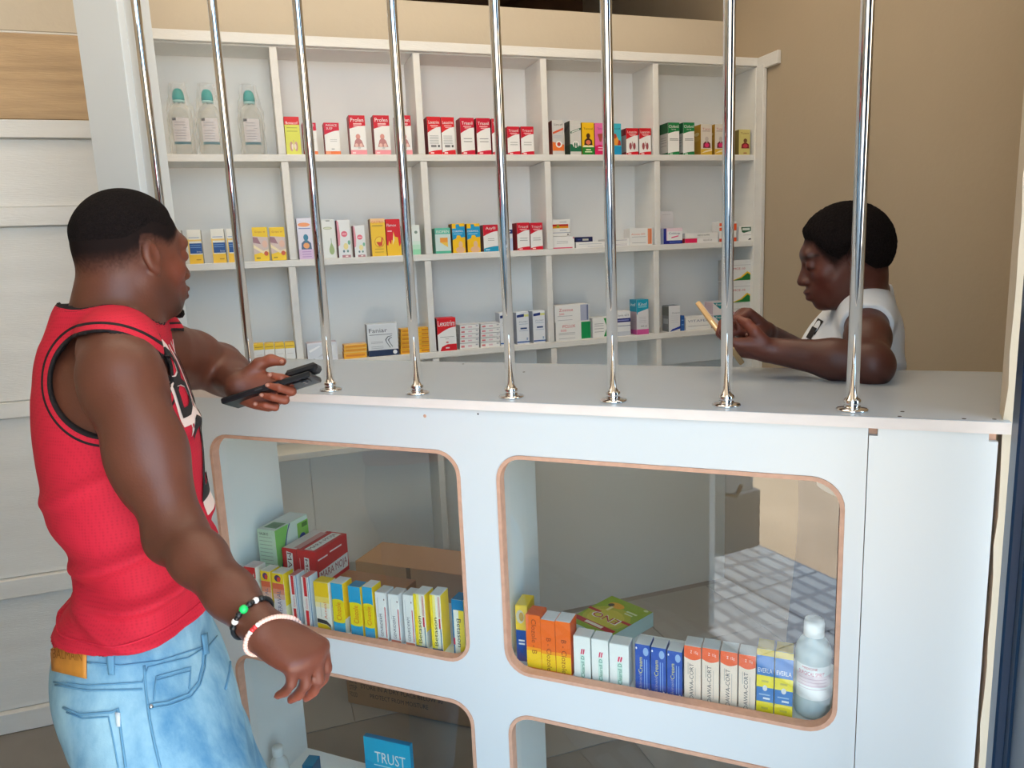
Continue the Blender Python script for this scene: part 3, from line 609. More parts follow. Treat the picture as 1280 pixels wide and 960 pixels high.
pile(2, 856, 898, [('flat white and magenta box lowest beside blue box, middle shelf', 297.2, ((236, 236, 236), (170, 30, 50), (230, 230, 230)), [('r', 0, .05, .36, .92, (226, 30, 90)), ('t', 'GLUCO', .68, .5, .26, .34, (70, 70, 74))]), ('flat plain white box upper beside blue box, middle shelf', 290.8, WHT, [('t', 'GENTAMIN', .55, .5, .36, .3, (80, 80, 84))])], d=.06)
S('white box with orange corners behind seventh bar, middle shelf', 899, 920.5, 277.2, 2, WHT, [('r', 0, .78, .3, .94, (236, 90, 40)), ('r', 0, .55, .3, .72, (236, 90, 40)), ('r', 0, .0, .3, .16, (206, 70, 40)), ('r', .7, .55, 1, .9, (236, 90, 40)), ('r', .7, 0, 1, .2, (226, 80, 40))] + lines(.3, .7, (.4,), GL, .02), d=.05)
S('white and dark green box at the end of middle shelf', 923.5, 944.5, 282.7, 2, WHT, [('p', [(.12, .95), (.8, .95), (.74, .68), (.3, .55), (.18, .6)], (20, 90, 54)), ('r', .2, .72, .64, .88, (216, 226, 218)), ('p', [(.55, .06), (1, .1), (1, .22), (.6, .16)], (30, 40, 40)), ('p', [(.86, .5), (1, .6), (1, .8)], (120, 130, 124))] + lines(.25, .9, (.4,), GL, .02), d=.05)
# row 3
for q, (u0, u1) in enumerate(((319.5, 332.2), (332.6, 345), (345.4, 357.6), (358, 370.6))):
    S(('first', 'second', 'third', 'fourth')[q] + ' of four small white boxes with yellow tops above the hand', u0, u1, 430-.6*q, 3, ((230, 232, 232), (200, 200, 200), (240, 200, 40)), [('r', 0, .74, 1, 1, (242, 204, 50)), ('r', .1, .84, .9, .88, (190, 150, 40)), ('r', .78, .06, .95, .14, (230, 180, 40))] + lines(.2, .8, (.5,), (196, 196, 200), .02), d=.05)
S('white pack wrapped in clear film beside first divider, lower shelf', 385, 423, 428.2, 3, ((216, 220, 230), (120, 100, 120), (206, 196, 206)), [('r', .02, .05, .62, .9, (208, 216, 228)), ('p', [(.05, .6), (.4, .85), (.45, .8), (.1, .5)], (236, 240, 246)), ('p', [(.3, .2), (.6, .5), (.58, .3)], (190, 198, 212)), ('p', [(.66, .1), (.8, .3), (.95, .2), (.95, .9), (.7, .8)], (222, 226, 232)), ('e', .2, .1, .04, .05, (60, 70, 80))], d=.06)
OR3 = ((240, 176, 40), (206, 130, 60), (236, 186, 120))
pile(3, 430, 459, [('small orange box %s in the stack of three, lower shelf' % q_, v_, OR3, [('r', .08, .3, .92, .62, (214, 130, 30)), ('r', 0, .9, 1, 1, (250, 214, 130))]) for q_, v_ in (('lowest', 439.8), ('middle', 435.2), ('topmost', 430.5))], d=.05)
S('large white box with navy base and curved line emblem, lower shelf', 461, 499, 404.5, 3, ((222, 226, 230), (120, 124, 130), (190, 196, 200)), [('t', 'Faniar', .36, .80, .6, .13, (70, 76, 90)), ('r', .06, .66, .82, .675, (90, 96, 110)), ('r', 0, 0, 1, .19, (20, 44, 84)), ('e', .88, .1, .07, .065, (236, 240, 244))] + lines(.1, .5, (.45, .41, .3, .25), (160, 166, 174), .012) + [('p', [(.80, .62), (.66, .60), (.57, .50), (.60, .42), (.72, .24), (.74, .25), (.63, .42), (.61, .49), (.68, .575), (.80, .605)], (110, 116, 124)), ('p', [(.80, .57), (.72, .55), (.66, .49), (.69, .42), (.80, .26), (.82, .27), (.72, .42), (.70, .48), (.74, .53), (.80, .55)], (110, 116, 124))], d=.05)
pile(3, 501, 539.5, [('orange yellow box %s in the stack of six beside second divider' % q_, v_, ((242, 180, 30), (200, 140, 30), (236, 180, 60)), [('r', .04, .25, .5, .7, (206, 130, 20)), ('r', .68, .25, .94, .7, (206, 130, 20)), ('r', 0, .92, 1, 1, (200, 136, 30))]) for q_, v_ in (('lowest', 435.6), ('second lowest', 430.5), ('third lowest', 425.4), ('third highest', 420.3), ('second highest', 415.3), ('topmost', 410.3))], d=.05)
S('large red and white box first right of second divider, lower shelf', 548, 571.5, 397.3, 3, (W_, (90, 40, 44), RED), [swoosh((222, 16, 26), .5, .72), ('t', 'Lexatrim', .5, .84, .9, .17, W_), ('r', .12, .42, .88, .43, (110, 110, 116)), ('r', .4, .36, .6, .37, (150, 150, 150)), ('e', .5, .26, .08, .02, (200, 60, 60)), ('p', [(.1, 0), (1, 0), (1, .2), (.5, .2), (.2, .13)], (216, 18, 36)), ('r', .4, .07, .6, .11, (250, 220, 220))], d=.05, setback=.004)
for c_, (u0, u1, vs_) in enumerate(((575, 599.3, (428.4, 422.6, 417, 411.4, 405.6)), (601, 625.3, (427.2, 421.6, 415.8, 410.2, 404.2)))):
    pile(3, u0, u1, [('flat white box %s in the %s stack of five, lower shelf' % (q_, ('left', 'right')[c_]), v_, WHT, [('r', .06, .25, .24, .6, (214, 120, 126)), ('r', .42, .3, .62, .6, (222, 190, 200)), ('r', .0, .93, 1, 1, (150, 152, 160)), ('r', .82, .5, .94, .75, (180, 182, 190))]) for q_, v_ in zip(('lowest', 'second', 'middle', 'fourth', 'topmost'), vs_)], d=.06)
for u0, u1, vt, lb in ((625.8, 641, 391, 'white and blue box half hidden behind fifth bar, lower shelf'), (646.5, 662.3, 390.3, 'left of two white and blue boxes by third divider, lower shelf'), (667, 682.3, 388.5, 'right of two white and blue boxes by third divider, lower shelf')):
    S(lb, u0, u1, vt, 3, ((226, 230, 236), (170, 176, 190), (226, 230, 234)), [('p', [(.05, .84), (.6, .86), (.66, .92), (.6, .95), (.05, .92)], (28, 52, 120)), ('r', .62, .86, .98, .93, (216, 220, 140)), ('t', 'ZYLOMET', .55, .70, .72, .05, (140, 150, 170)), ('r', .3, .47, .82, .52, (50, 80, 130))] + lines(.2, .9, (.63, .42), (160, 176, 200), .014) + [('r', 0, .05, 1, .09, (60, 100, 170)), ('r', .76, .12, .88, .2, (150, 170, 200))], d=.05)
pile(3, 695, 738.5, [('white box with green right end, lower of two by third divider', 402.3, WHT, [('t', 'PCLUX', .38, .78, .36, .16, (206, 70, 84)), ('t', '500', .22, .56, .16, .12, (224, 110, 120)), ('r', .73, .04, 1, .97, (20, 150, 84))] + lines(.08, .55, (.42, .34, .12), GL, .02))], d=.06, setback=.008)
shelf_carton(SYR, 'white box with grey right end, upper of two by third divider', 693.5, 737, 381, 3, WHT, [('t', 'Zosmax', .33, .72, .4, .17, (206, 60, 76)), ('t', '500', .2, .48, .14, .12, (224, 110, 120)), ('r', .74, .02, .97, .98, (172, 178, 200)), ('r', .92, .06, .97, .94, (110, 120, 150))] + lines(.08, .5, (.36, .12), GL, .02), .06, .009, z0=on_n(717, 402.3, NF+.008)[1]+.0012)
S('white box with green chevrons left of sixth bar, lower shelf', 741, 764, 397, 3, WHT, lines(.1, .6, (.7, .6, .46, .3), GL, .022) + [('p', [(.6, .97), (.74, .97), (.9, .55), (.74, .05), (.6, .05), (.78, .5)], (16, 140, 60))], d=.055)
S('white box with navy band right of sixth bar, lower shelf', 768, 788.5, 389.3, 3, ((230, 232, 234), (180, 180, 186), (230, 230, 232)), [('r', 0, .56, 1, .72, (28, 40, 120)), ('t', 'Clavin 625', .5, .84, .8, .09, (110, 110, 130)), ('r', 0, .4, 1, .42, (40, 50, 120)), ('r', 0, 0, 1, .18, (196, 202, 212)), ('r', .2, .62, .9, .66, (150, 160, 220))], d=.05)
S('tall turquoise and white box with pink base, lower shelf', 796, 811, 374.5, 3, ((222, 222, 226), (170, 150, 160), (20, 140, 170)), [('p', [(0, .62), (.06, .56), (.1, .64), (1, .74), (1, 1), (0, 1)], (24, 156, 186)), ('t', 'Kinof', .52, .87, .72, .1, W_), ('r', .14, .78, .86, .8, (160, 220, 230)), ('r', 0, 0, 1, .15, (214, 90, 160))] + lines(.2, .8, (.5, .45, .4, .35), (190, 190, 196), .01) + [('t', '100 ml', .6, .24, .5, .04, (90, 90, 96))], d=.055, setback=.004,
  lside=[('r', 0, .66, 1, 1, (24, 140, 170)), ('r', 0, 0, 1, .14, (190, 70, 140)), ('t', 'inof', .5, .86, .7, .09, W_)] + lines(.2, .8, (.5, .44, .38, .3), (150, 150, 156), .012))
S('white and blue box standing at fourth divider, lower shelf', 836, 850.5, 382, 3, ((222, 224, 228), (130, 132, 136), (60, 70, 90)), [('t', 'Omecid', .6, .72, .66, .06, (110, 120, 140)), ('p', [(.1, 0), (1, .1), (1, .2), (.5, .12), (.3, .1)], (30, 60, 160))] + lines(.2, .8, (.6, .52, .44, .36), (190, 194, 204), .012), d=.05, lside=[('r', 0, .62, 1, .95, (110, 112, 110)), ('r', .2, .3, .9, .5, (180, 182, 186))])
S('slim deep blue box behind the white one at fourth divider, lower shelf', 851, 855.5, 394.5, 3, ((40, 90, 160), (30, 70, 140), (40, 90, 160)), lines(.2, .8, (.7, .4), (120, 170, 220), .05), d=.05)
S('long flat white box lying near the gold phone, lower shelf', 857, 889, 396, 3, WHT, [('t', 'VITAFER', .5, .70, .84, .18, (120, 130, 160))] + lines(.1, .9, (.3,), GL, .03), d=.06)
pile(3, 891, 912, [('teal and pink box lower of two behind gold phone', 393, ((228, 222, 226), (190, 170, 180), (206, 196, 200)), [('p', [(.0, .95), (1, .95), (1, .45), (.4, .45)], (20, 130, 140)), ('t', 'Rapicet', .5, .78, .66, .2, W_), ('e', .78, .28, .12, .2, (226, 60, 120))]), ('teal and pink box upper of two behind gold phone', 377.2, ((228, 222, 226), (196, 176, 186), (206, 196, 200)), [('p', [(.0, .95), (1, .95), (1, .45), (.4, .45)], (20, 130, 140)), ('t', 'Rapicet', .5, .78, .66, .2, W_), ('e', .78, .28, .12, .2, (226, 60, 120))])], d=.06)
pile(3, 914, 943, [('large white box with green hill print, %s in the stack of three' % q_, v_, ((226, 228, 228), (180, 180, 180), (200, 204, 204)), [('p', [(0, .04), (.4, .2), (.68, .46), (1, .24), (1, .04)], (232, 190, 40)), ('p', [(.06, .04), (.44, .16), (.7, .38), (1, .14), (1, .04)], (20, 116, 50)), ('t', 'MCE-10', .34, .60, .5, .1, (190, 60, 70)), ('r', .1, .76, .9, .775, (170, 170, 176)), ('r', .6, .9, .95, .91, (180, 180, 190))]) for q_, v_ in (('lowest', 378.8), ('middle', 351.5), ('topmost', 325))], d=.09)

# ---------------------------------------------------------------- bottles in clear bags on the top shelf
def clear_mat(name, tint, ior=1.3, rough=0.05, frost=0.0):
    m = bpy.data.materials.new(name); m.use_nodes = True; nt = m.node_tree
    b = nt.nodes['Principled BSDF']; out = nt.nodes['Material Output']
    tr = nt.nodes.new('ShaderNodeBsdfTransparent'); tr.inputs[0].default_value = (*tint, 1)
    b.inputs['Base Color'].default_value = (*tint, 1); b.inputs['Roughness'].default_value = rough
    lw = nt.nodes.new('ShaderNodeLayerWeight'); lw.inputs[0].default_value = 0.25
    mr = nt.nodes.new('ShaderNodeMapRange'); mr.inputs[3].default_value = frost; mr.inputs[4].default_value = min(1, frost+0.5)
    mx = nt.nodes.new('ShaderNodeMixShader')
    nt.links.new(lw.outputs['Facing'], mr.inputs[0]); nt.links.new(mr.outputs[0], mx.inputs[0])
    nt.links.new(tr.outputs[0], mx.inputs[1]); nt.links.new(b.outputs[0], mx.inputs[2]); nt.links.new(mx.outputs[0], out.inputs[0])
    return m
M_bot = clear_mat('clear_bottle_plastic', (0.90, 0.90, 0.88), frost=0.22, rough=0.2)
M_bag = clear_mat('clear_film', (0.97, 0.97, 0.96), frost=0.07, rough=0.1)
M_cap = mat('turquoise_cap', (20, 160, 160), 0.4)
def bag_bottle(uc, lb):
    nf = NF+0.06; v = 192.5
    t_, z_ = on_n(uc, v, nf); e = empty('bagged_bottle', room(t_, nf, S1+0.0005), A); tag(e, lb, 'bottle', 'bottles bagged in clear film on the top shelf')
    sc = Matrix.Diagonal((1.0, 0.62, 1, 1))
    k = on_n(uc, 110, nf)[1]-S1
    lathe_obj('bottle_body', [(0.028, 0), (0.0335, 0.003), (0.0345, 0.02), (0.034, 0.115), (0.031, 0.135), (0.022, 0.15), (0.0125, 0.158), (0.012, 0.168)], M_bot, e, 28, matrix=sc)
    cp_ = lathe_obj('flip_cap', [(0.0165, 0.166), (0.0175, 0.168), (0.0172, 0.178), (0.015, 0.190), (0.010, 0.198), (0.004, 0.2005)], M_cap, e, 24)
    lathe_obj('neck_ring', [(0.0165, 0.160), (0.0168, 0.1655)], mat('pale_cyan_ring', (170, 222, 222), 0.4), e, 24)
    # label wrapped on the front of the body
    vs_, fs = [], []
    for i in range(9):
        a_ = math.radians(-90-42+84*i/8)
        for z_ in (0.034, 0.042, 0.104, 0.112): vs_.append((0.0350*math.cos(a_), 0.0350*0.62*math.sin(a_)-.0004, z_))
    fm = []
    for i in range(8):
        for j in range(3): fs.append((i*4+j, (i+1)*4+j, (i+1)*4+j+1, i*4+j+1)); fm.append(0 if j == 0 else (1 if j == 1 or i > 1 else 2))
    lab = mesh_obj('label', vs_, fs, [pm((60, 110, 124)), pm((214, 208, 210)), pm((60, 60, 72))], e, fm, True)
    V2, F2 = [], []
    for q, zz in enumerate((0.098, 0.09, 0.082, 0.074, 0.066, 0.058, 0.05)):
        b_ = len(V2); x1_ = 0.012 if q != 2 else 0.016; x0_ = -0.018 if q != 2 else 0.006
        V2 += [(x0_, -0.0226, zz), (x1_, -0.0226, zz), (x1_, -0.0226, zz+0.0018), (x0_, -0.0226, zz+0.0018)]; F2.append((b_, b_+1, b_+2, b_+3))
    mesh_obj('label_text', V2, F2, pm((150, 148, 158)), lab)
    # crinkled film bag
    rng = random.Random(int(uc)); vs_, fs = [], []; NR, NS = 16, 22
    for i in range(NR+1):
        f_ = i/NR; z_ = 0.001+0.216*f_
        rr = 0.0365 if f_ < 0.62 else 0.0365-0.015*((f_-0.62)/0.38)
        for s_ in range(NS):
            a_ = 2*math.pi*s_/NS; j = rr*(1+rng.uniform(-.075, .075))
            vs_.append((j*math.cos(a_)*1.05, j*0.72*math.sin(a_), z_+rng.uniform(-.003, .003)*(0 < i < NR)))
    for i in range(NR):
        for s_ in range(NS): fs.append((i*NS+s_, i*NS+(s_+1) % NS, (i+1)*NS+(s_+1) % NS, (i+1)*NS+s_))
    mesh_obj('film_bag', vs_, fs, M_bag, e)
for uc, lb in ((231, 'leftmost bagged clear bottle with turquoise cap, top shelf'), (266.5, 'middle bagged clear bottle with turquoise cap, behind second bar'), (318, 'rightmost bagged clear bottle with turquoise cap, top shelf')):
    bag_bottle(uc, lb)

# ---------------------------------------------------------------- cartons in the upper openings of the counter
YC = 1.265
def C_(lb, u0, u1, vt, cols, art, d=0.035, side=None, y=YC, rz=0.0, top=None, z0=None, name='medicine_box'):
    z0 = ZS1+0.0003 if z0 is None else z0
    a0 = on_y(u0, vt+8, y); a1 = on_y(u1, vt+8, y); zt = on_y((u0+u1)/2, vt, y)[2]
    w = a1[0]-a0[0]-0.0006; h = zt-z0
    return carton(name, lb, (a0[0]/2+a1[0]/2, y+d/2, z0), rz, (w, d, h), cols, art, side=side, top=top)
YEL = (246, 214, 20)
C_('red topped white box first in the left opening row', 305.5, 319.5, 709, ((232, 236, 236), (236, 238, 238), (220, 200, 200)), [('r', 0, .78, 1, 1, (216, 34, 40)), ('e', .5, .66, .8, .16, (226, 232, 236)), ('r', .1, .84, .16, .9, W_), ('r', .8, .82, .86, .88, W_)], side=[('r', 0, 0, 1, 1, (238, 240, 240))])
for q, (u0, u1, vt) in enumerate(((326, 337.5, 714), (340, 354.3, 717))):
    C_(('narrow', 'wider')[q] + ' yellow box fading red to white, left opening row', u0, u1, vt, ((226, 220, 226), YEL, (226, 226, 222)), [('r', 0, .8, 1, 1, YEL), ('e', .5, .9, .28, .07, (80, 40, 110)), ('e', .6, .88, .16, .05, (226, 60, 40)), ('r', 0, .68, 1, .8, (236, 106, 66)), ('r', 0, .58, 1, .68, (236, 150, 120)), ('r', 0, .48, 1, .58, (232, 190, 176)), ('t', 'THERAVAL', .5, .36, .6, .34, (110, 110, 150), 90)], side=[('r', 0, .35, 1, 1, YEL), ('r', 0, 0, 1, .35, (240, 236, 190))])
for q, (u0, u1, vt) in enumerate(((361.3, 369, 719.5), (376.5, 385, 721.5))):
    C_(('left', 'right')[q] + ' of two white boxes with red and blue stripes, left opening row', u0, u1, vt, ((240, 236, 232), (214, 224, 230), (206, 110, 110)), [('r', .3, .62, .75, 1, (214, 24, 40)), ('r', .3, .02, .75, .34, (214, 24, 40)), ('t', 'Gentin', .52, .48, .22, .34, (226, 120, 130), 90), ('r', .9, 0, 1, 1, (110, 140, 180))], side=[('r', .06, 0, .16, 1, (130, 160, 190))], d=.036)
C_('yellow and white box with black base swoosh, left opening row', 392.3, 410.3, 728, ((240, 238, 230), (238, 238, 236), (240, 210, 40)), [('r', 0, .7, 1, 1, (248, 206, 20)), ('r', 0, .58, 1, .7, (248, 220, 110)), ('r', 0, .48, 1, .58, (244, 230, 180)), ('t', 'Acneal', .68, .42, .34, .2, (226, 110, 60), 90), ('r', .35, .28, .4, .58, (200, 200, 190)), ('p', [(.06, .24), (.7, .22), (.98, .14), (.98, .08), (.7, .14), (.06, .16)], BLK), ('p', [(.06, .15), (.7, .13), (.98, .07), (.98, .03), (.06, .04)], (248, 206, 20)), ('r', .1, .0, .8, .03, BLK)], d=.03)
CLZ = [('r', 0, .64, 1, 1, (20, 164, 214)), ('r', 0, 0, 1, .26, (20, 164, 214)), ('e', .5, .655, .5, .035, (238, 220, 20)), ('e', .5, .25, .5, .035, (238, 220, 20)), ('t', 'Clozole', .52, .45, .36, .42, (226, 110, 30), 90)]
for q, (u0, u1, vt, tp) in enumerate(((413.8, 428.3, 729.5, (226, 230, 232)), (435.3, 450.3, 733.5, (20, 130, 180)), (452.8, 465.3, 734, (226, 230, 232)))):
    C_(('first', 'second', 'third')[q] + ' of three turquoise and yellow boxes, left opening row', u0, u1, vt, ((238, 220, 20), (244, 204, 20), tp), CLZ, side=[('r', 0, 0, 1, .3, (226, 226, 220))] if q == 0 else None, d=.036 if q != 1 else .03)
for q, (u0, u1, vt) in enumerate(((468.8, 481.8, 741), (485, 498.3, 743.5), (503.4, 515.8, 744))):
    C_(('first', 'second', 'third')[q] + ' of three white boxes with red line, left opening row', u0, u1, vt, ((238, 238, 236), (228, 230, 232), (206, 208, 210)), [('r', .84, .1, .94, .72, (206, 80, 84)), ('r', .05, 0, .98, .08, (236, 140, 116)), ('t', 'GENRIDERM', .45, .34, .46, .26, (80, 80, 96), 90), ('r', .2, .5, .24, .9, (190, 192, 196)), ('e', .86, .87, .05, .02, (110, 60, 60))], d=.036)
BET = [('r', 0, .06, .26, 1, (248, 220, 20)), ('r', .26, .06, .5, 1, (246, 232, 130)), ('r', 0, 0, 1, .06, (30, 104, 140)), ('t', 'Betason', .42, .36, .5, .34, (60, 66, 40), 90), ('r', .76, .62, .8, .98, (200, 40, 70)), ('r', .86, .62, .9, .98, (200, 40, 70)), ('r', .76, .42, .9, .6, (206, 24, 50)), ('r', .86, .06, .94, .42, (40, 110, 150))]
C_('first upright yellow and white box near right end of left opening', 516.8, 530.6, 743, ((240, 238, 220), (246, 214, 20), (220, 224, 226)), BET, side=[('r', 0, 0, 1, .32, (206, 212, 220))], d=.04)
C_('tilted yellow and white box near right end of left opening', 536.5, 549.8, 744, ((240, 238, 220), (246, 214, 20), (220, 224, 226)), BET, d=.04, rz=math.radians(3))
C_('yellow box with blue top last in the left opening row', 564.3, 579.3, 750, ((240, 238, 220), (246, 216, 20), (30, 116, 160)), [('r', .0, .82, 1, 1, (20, 120, 170)), ('r', .0, 0, .12, .82, (30, 110, 160)), ('r', .55, 0, 1, .82, (248, 220, 20)), ('r', .02, .2, .16, .32, (206, 24, 60)), ('t', 'Betason', .55, .42, .5, .36, (60, 66, 40), -90)], d=.035)
# boxes behind the row
tray = carton('cardboard_tray', 'flat brown cardboard tray behind the row in the left opening', (-1.055, 1.395, ZS1+0.0003), 0, (0.30, 0.15, 0.050), ((176, 122, 80), (166, 112, 72), (180, 126, 84)), None, cat='box')
ZT = ZS1+0.0515
zc = on_y(394, 691, 1.345)[2]; pa = on_y(394, 691, 1.345); pb = on_z(347.7, 687.4, zc)
mw = pa[0]-pb[0]; RD = (206, 20, 36)
MM = [('p', [(.05, .08), (.96, .12), (.98, .5), (.06, .44)], (238, 234, 230)), ('t', 'MARA MOJA', .52, .29, .84, .26, (150, 10, 40)), ('r', .05, .74, .35, .78, (250, 226, 226)), ('r', .42, .78, .8, .82, (250, 226, 226))]
carton('medicine_box', 'large red and white box lying on the tray, left opening', (pa[0]-mw/2, 1.345+0.064, ZT), 0, (mw, 0.128, zc-ZT), (RD, (206, 22, 38), RD),
       [('p', [(.12, .0), (.3, .0), (.32, .9), (.14, .94)], (238, 234, 230)), ('t', 'MARA', .22, .5, .8, .12, (110, 10, 36), -90), ('p', [(.62, .0), (.78, .0), (.80, .82), (.66, .84)], (238, 234, 230)), ('t', 'MOJA', .71, .42, .74, .1, (110, 10, 36), -90), ('r', .44, 0, .455, 1, (150, 10, 26)), ('r', .52, .1, .54, .8, (236, 150, 150))],
       side=MM, top=[('r', .02, .02, .42, .98, (232, 214, 214)), ('r', .3, .06, .5, .9, (216, 150, 150)), ('p', [(.62, .06), (.9, .06), (.9, .94), (.62, .94)], (238, 234, 230)), ('t', 'MARA MOJA', .76, .5, .82, .16, (110, 20, 44), 90), ('r', .5, .0, .52, 1, (150, 10, 26))])
zg = on_y(343, 664, 1.335)[2]; pg = on_y(343, 664, 1.335); pg2 = on_z(319, 662, zg); gw = pg[0]-pg2[0]
GRN = (120, 196, 96)
carton('medicine_box', 'tall pale green box against the inner side of the left opening', (pg[0]-gw/2, 1.335+0.062, ZS1+0.0003), 0, (gw, 0.124, zg-ZS1), ((196, 222, 196), (206, 226, 214), (216, 226, 214)),
       lines(.1, .8, tuple(.9-.05*q for q in range(14)), (150, 170, 150), .008) + [('t', 'SALBUS', .4, .95, .5, .035, (60, 80, 70))],
       side=[('p', [(0, .2), (.12, .5), (.34, .9), (.4, 1), (0, 1)], GRN), ('p', [(.12, .5), (.34, .9), (.42, 1), (.46, 1), (.37, .9), (.16, .5), (.02, .2)], (30, 70, 130)), ('r', .66, .3, 1, .94, (130, 196, 80)), ('e', .8, .72, .1, .07, (30, 60, 140)), ('r', .8, .86, .97, .92, (60, 120, 40))],
       top=[('r', .2, .1, .9, .4, (110, 150, 110)), ('t', 'SALB', .6, .24, .5, .14, (60, 80, 70)), ('r', .05, .5, .95, .95, (228, 232, 226))])
# ---- right opening
CB = [('r', 0, 0, 1, 1, (242, 110, 20)), ('r', 0, .28, 1, .42, (250, 160, 20)), ('r', 0, .06, 1, .36, (250, 206, 20)), ('r', 0, .0, 1, .06, (246, 140, 20))]
for q, (u0, u1, vt, tp) in enumerate(((657, 675.2, 769, (226, 96, 30)), (675.6, 693.4, 775.5, (226, 228, 230)), (693.8, 712.8, 777.5, (226, 228, 230)))):
    C_(('left', 'middle', 'right')[q] + ' of three orange and yellow boxes, right opening', u0, u1, vt, ((242, 110, 20), (232, 90, 20), tp), CB + [('t', 'Clozole - B' if q == 0 else 'B - Clozole', .55, .62 if q == 0 else .36, .62, .34, (150, 60, 20), -90)], d=.04)
for q, (u0, u1, vt) in enumerate(((716.5, 737.6, 796), (739, 760.2, 800), (761.3, 786, 806))):
    C_(('left', 'middle', 'right')[q] + ' of three white boxes with green lettering, right opening', u0, u1, vt, ((240, 241, 238), (226, 230, 228), (232, 234, 232)), [('p', [(.42, .60), (.5, .60), (.56, .72), (.48, .72)], (226, 40, 90)), ('p', [(.54, .60), (.62, .60), (.68, .72), (.6, .72)], (226, 40, 90)), ('r', .4, .04, .66, .58, (206, 232, 222)), ('t', 'Clearsil D', .54, .31, .5, .2, (16, 120, 90), 90)], d=.034)
for q, (u0, u1, vt) in enumerate(((793.5, 812.6, 806), (813.3, 832.6, 810), (833.6, 852.8, 814.5))):
    C_(('left', 'middle', 'right')[q] + ' of three royal blue boxes, right opening', u0, u1, vt, ((30, 80, 176), (24, 60, 140), (222, 226, 228)), [('e', .72, .86, .18, .09, (150, 180, 220)), ('t', 'Cream', .36, .56, .34, .26, (230, 220, 90), 90), ('t', 'Skinaid', .34, .2, .36, .2, (170, 170, 190), 90), ('r', .6, .08, .65, .7, (140, 176, 226)), ('r', .76, .08, .81, .7, (140, 176, 226)), ('e', .1, .92, .05, .025, W_), ('e', .84, .05, .06, .03, W_)], d=.036)
for q, (u0, u1, vt) in enumerate(((855, 876.3, 808), (877.2, 899, 811), (900.3, 922.2, 815), (923.2, 945, 819))):
    n_ = 8; arc = [(i/n_, .80-.05*math.sin(math.pi*i/n_)) for i in range(n_+1)]
    C_(('first', 'second', 'third', 'fourth')[q] + ' of four cream and orange boxes, right opening', u0, u1, vt, ((242, 222, 204), (226, 200, 180), (218, 220, 220)), [('p', arc + [(1, 1), (0, 1)], (244, 100, 40)), ('t', 'z', .42, .9, .1, .05, (250, 226, 210)), ('t', '15g', .72, .89, .22, .06, (250, 226, 210)), ('t', 'DAWA-CORT', .44, .36, .66, .24, (80, 76, 84), 90), ('r', .66, .1, .69, .62, (190, 176, 170)), ('r', .22, .48, .26, .7, (190, 180, 170))], d=.036)
for q, (u0, u1, vt) in enumerate(((946, 968, 811.5), (969, 992.3, 815.5))):
    C_(('left', 'right')[q] + ' of two blue and yellow boxes beside the bottle, right opening', u0, u1, vt, ((40, 118, 196), (160, 140, 30), (196, 170, 60)), [('r', 0, .9, 1, 1, (206, 178, 50)), ('r', 0, .42, 1, .60, (246, 226, 20)), ('r', 0, 0, 1, .2, (246, 226, 20)), ('e', .5, .41, .14, .045, (226, 226, 226)), ('t', 'EVERLA', .5, .68, .82, .07, W_), ('r', .3, .5, .7, .53, (206, 190, 60)), ('r', .16, .3, .8, .32, (150, 190, 226)), ('r', .4, .24, .8, .27, (220, 232, 240)), ('r', .3, .09, .7, .12, (206, 190, 60))], d=.036)
# flat green box lying behind
zt_ = ZS1+0.034
p0, p1, p2, p3 = [on_z(u, v, zt_) for u, v in ((708, 774), (760, 798), (814, 755), (762, 739))]
ex = (p1-p0)[:2]; wE = np.linalg.norm(ex); angE = math.atan2(ex[1], ex[0]); dE = 0.155
cE = p0[:2]+ex/2+dE/2*np.array([-math.sin(angE), math.cos(angE)])
carton('medicine_box', 'flat green and yellow box with red lettering lying behind white boxes', (cE[0], cE[1], ZS1+0.0003), angE, (wE, dE, 0.0335), ((206, 228, 222), (206, 228, 222), (150, 176, 30)), None,
       top=[('e', .5, .42, .46, .34, (190, 186, 40)), ('e', .5, .4, .36, .26, (214, 200, 60)), ('p', [(0, .52), (.28, .52), (.28, .46), (0, .46)], (190, 30, 30)), ('p', [(.8, .5), (1, .5), (1, .44), (.8, .44)], (190, 30, 30)), ('t', 'ENO', .5, .40, .62, .16, (246, 236, 226), 180), ('t', 'ENO', .5, .40, .56, .13, (190, 20, 40), 180), ('p', [(.04, .2), (.96, .2), (.96, .1), (.04, .1)], (190, 30, 30)), ('r', .3, .12, .7, .18, (240, 226, 210)), ('e', .36, .78, .17, .08, (240, 170, 40)), ('e', .26, .75, .06, .05, (60, 50, 30)), ('r', .3, .58, .36, .72, (240, 226, 160)), ('r', .64, .72, .88, .76, (226, 232, 190)), ('r', .66, .66, .84, .69, (226, 232, 190)), ('e', .9, .93, .05, .03, (220, 230, 180))])
p = on_z(703, 762, ZS1+.004)
carton('folded_leaflet_box', 'flat white carton lying behind the orange boxes, right opening', (p[0]+.012, 1.425, ZS1+0.0003), math.radians(-4), (0.085, 0.075, 0.012), ((214, 220, 222), (206, 212, 214), (220, 226, 228)), None, top=[('e', .3, .3, .03, .04, (80, 80, 84))])
# yellow and blue card leaning in the corner
a0 = on_y(641, 770, 1.290); b0 = on_y(656, 770, 1.290)
carton('medicine_box', 'yellow and blue box at far left corner of the right opening', ((a0[0]+b0[0])/2+.004, 1.290+0.025, ZS1+0.0003), math.radians(4), (0.026, 0.05, on_y(650, 757, 1.29)[2]-ZS1), ((246, 206, 20), (246, 206, 20), (240, 200, 20)), [('r', 0, 0, .84, .56, (20, 70, 160)), ('e', .4, .8, .34, .12, (206, 196, 170)), ('e', .5, .8, .2, .08, (190, 150, 40)), ('r', .2, .3, .7, .33, W_), ('r', .2, .36, .7, .39, W_)])
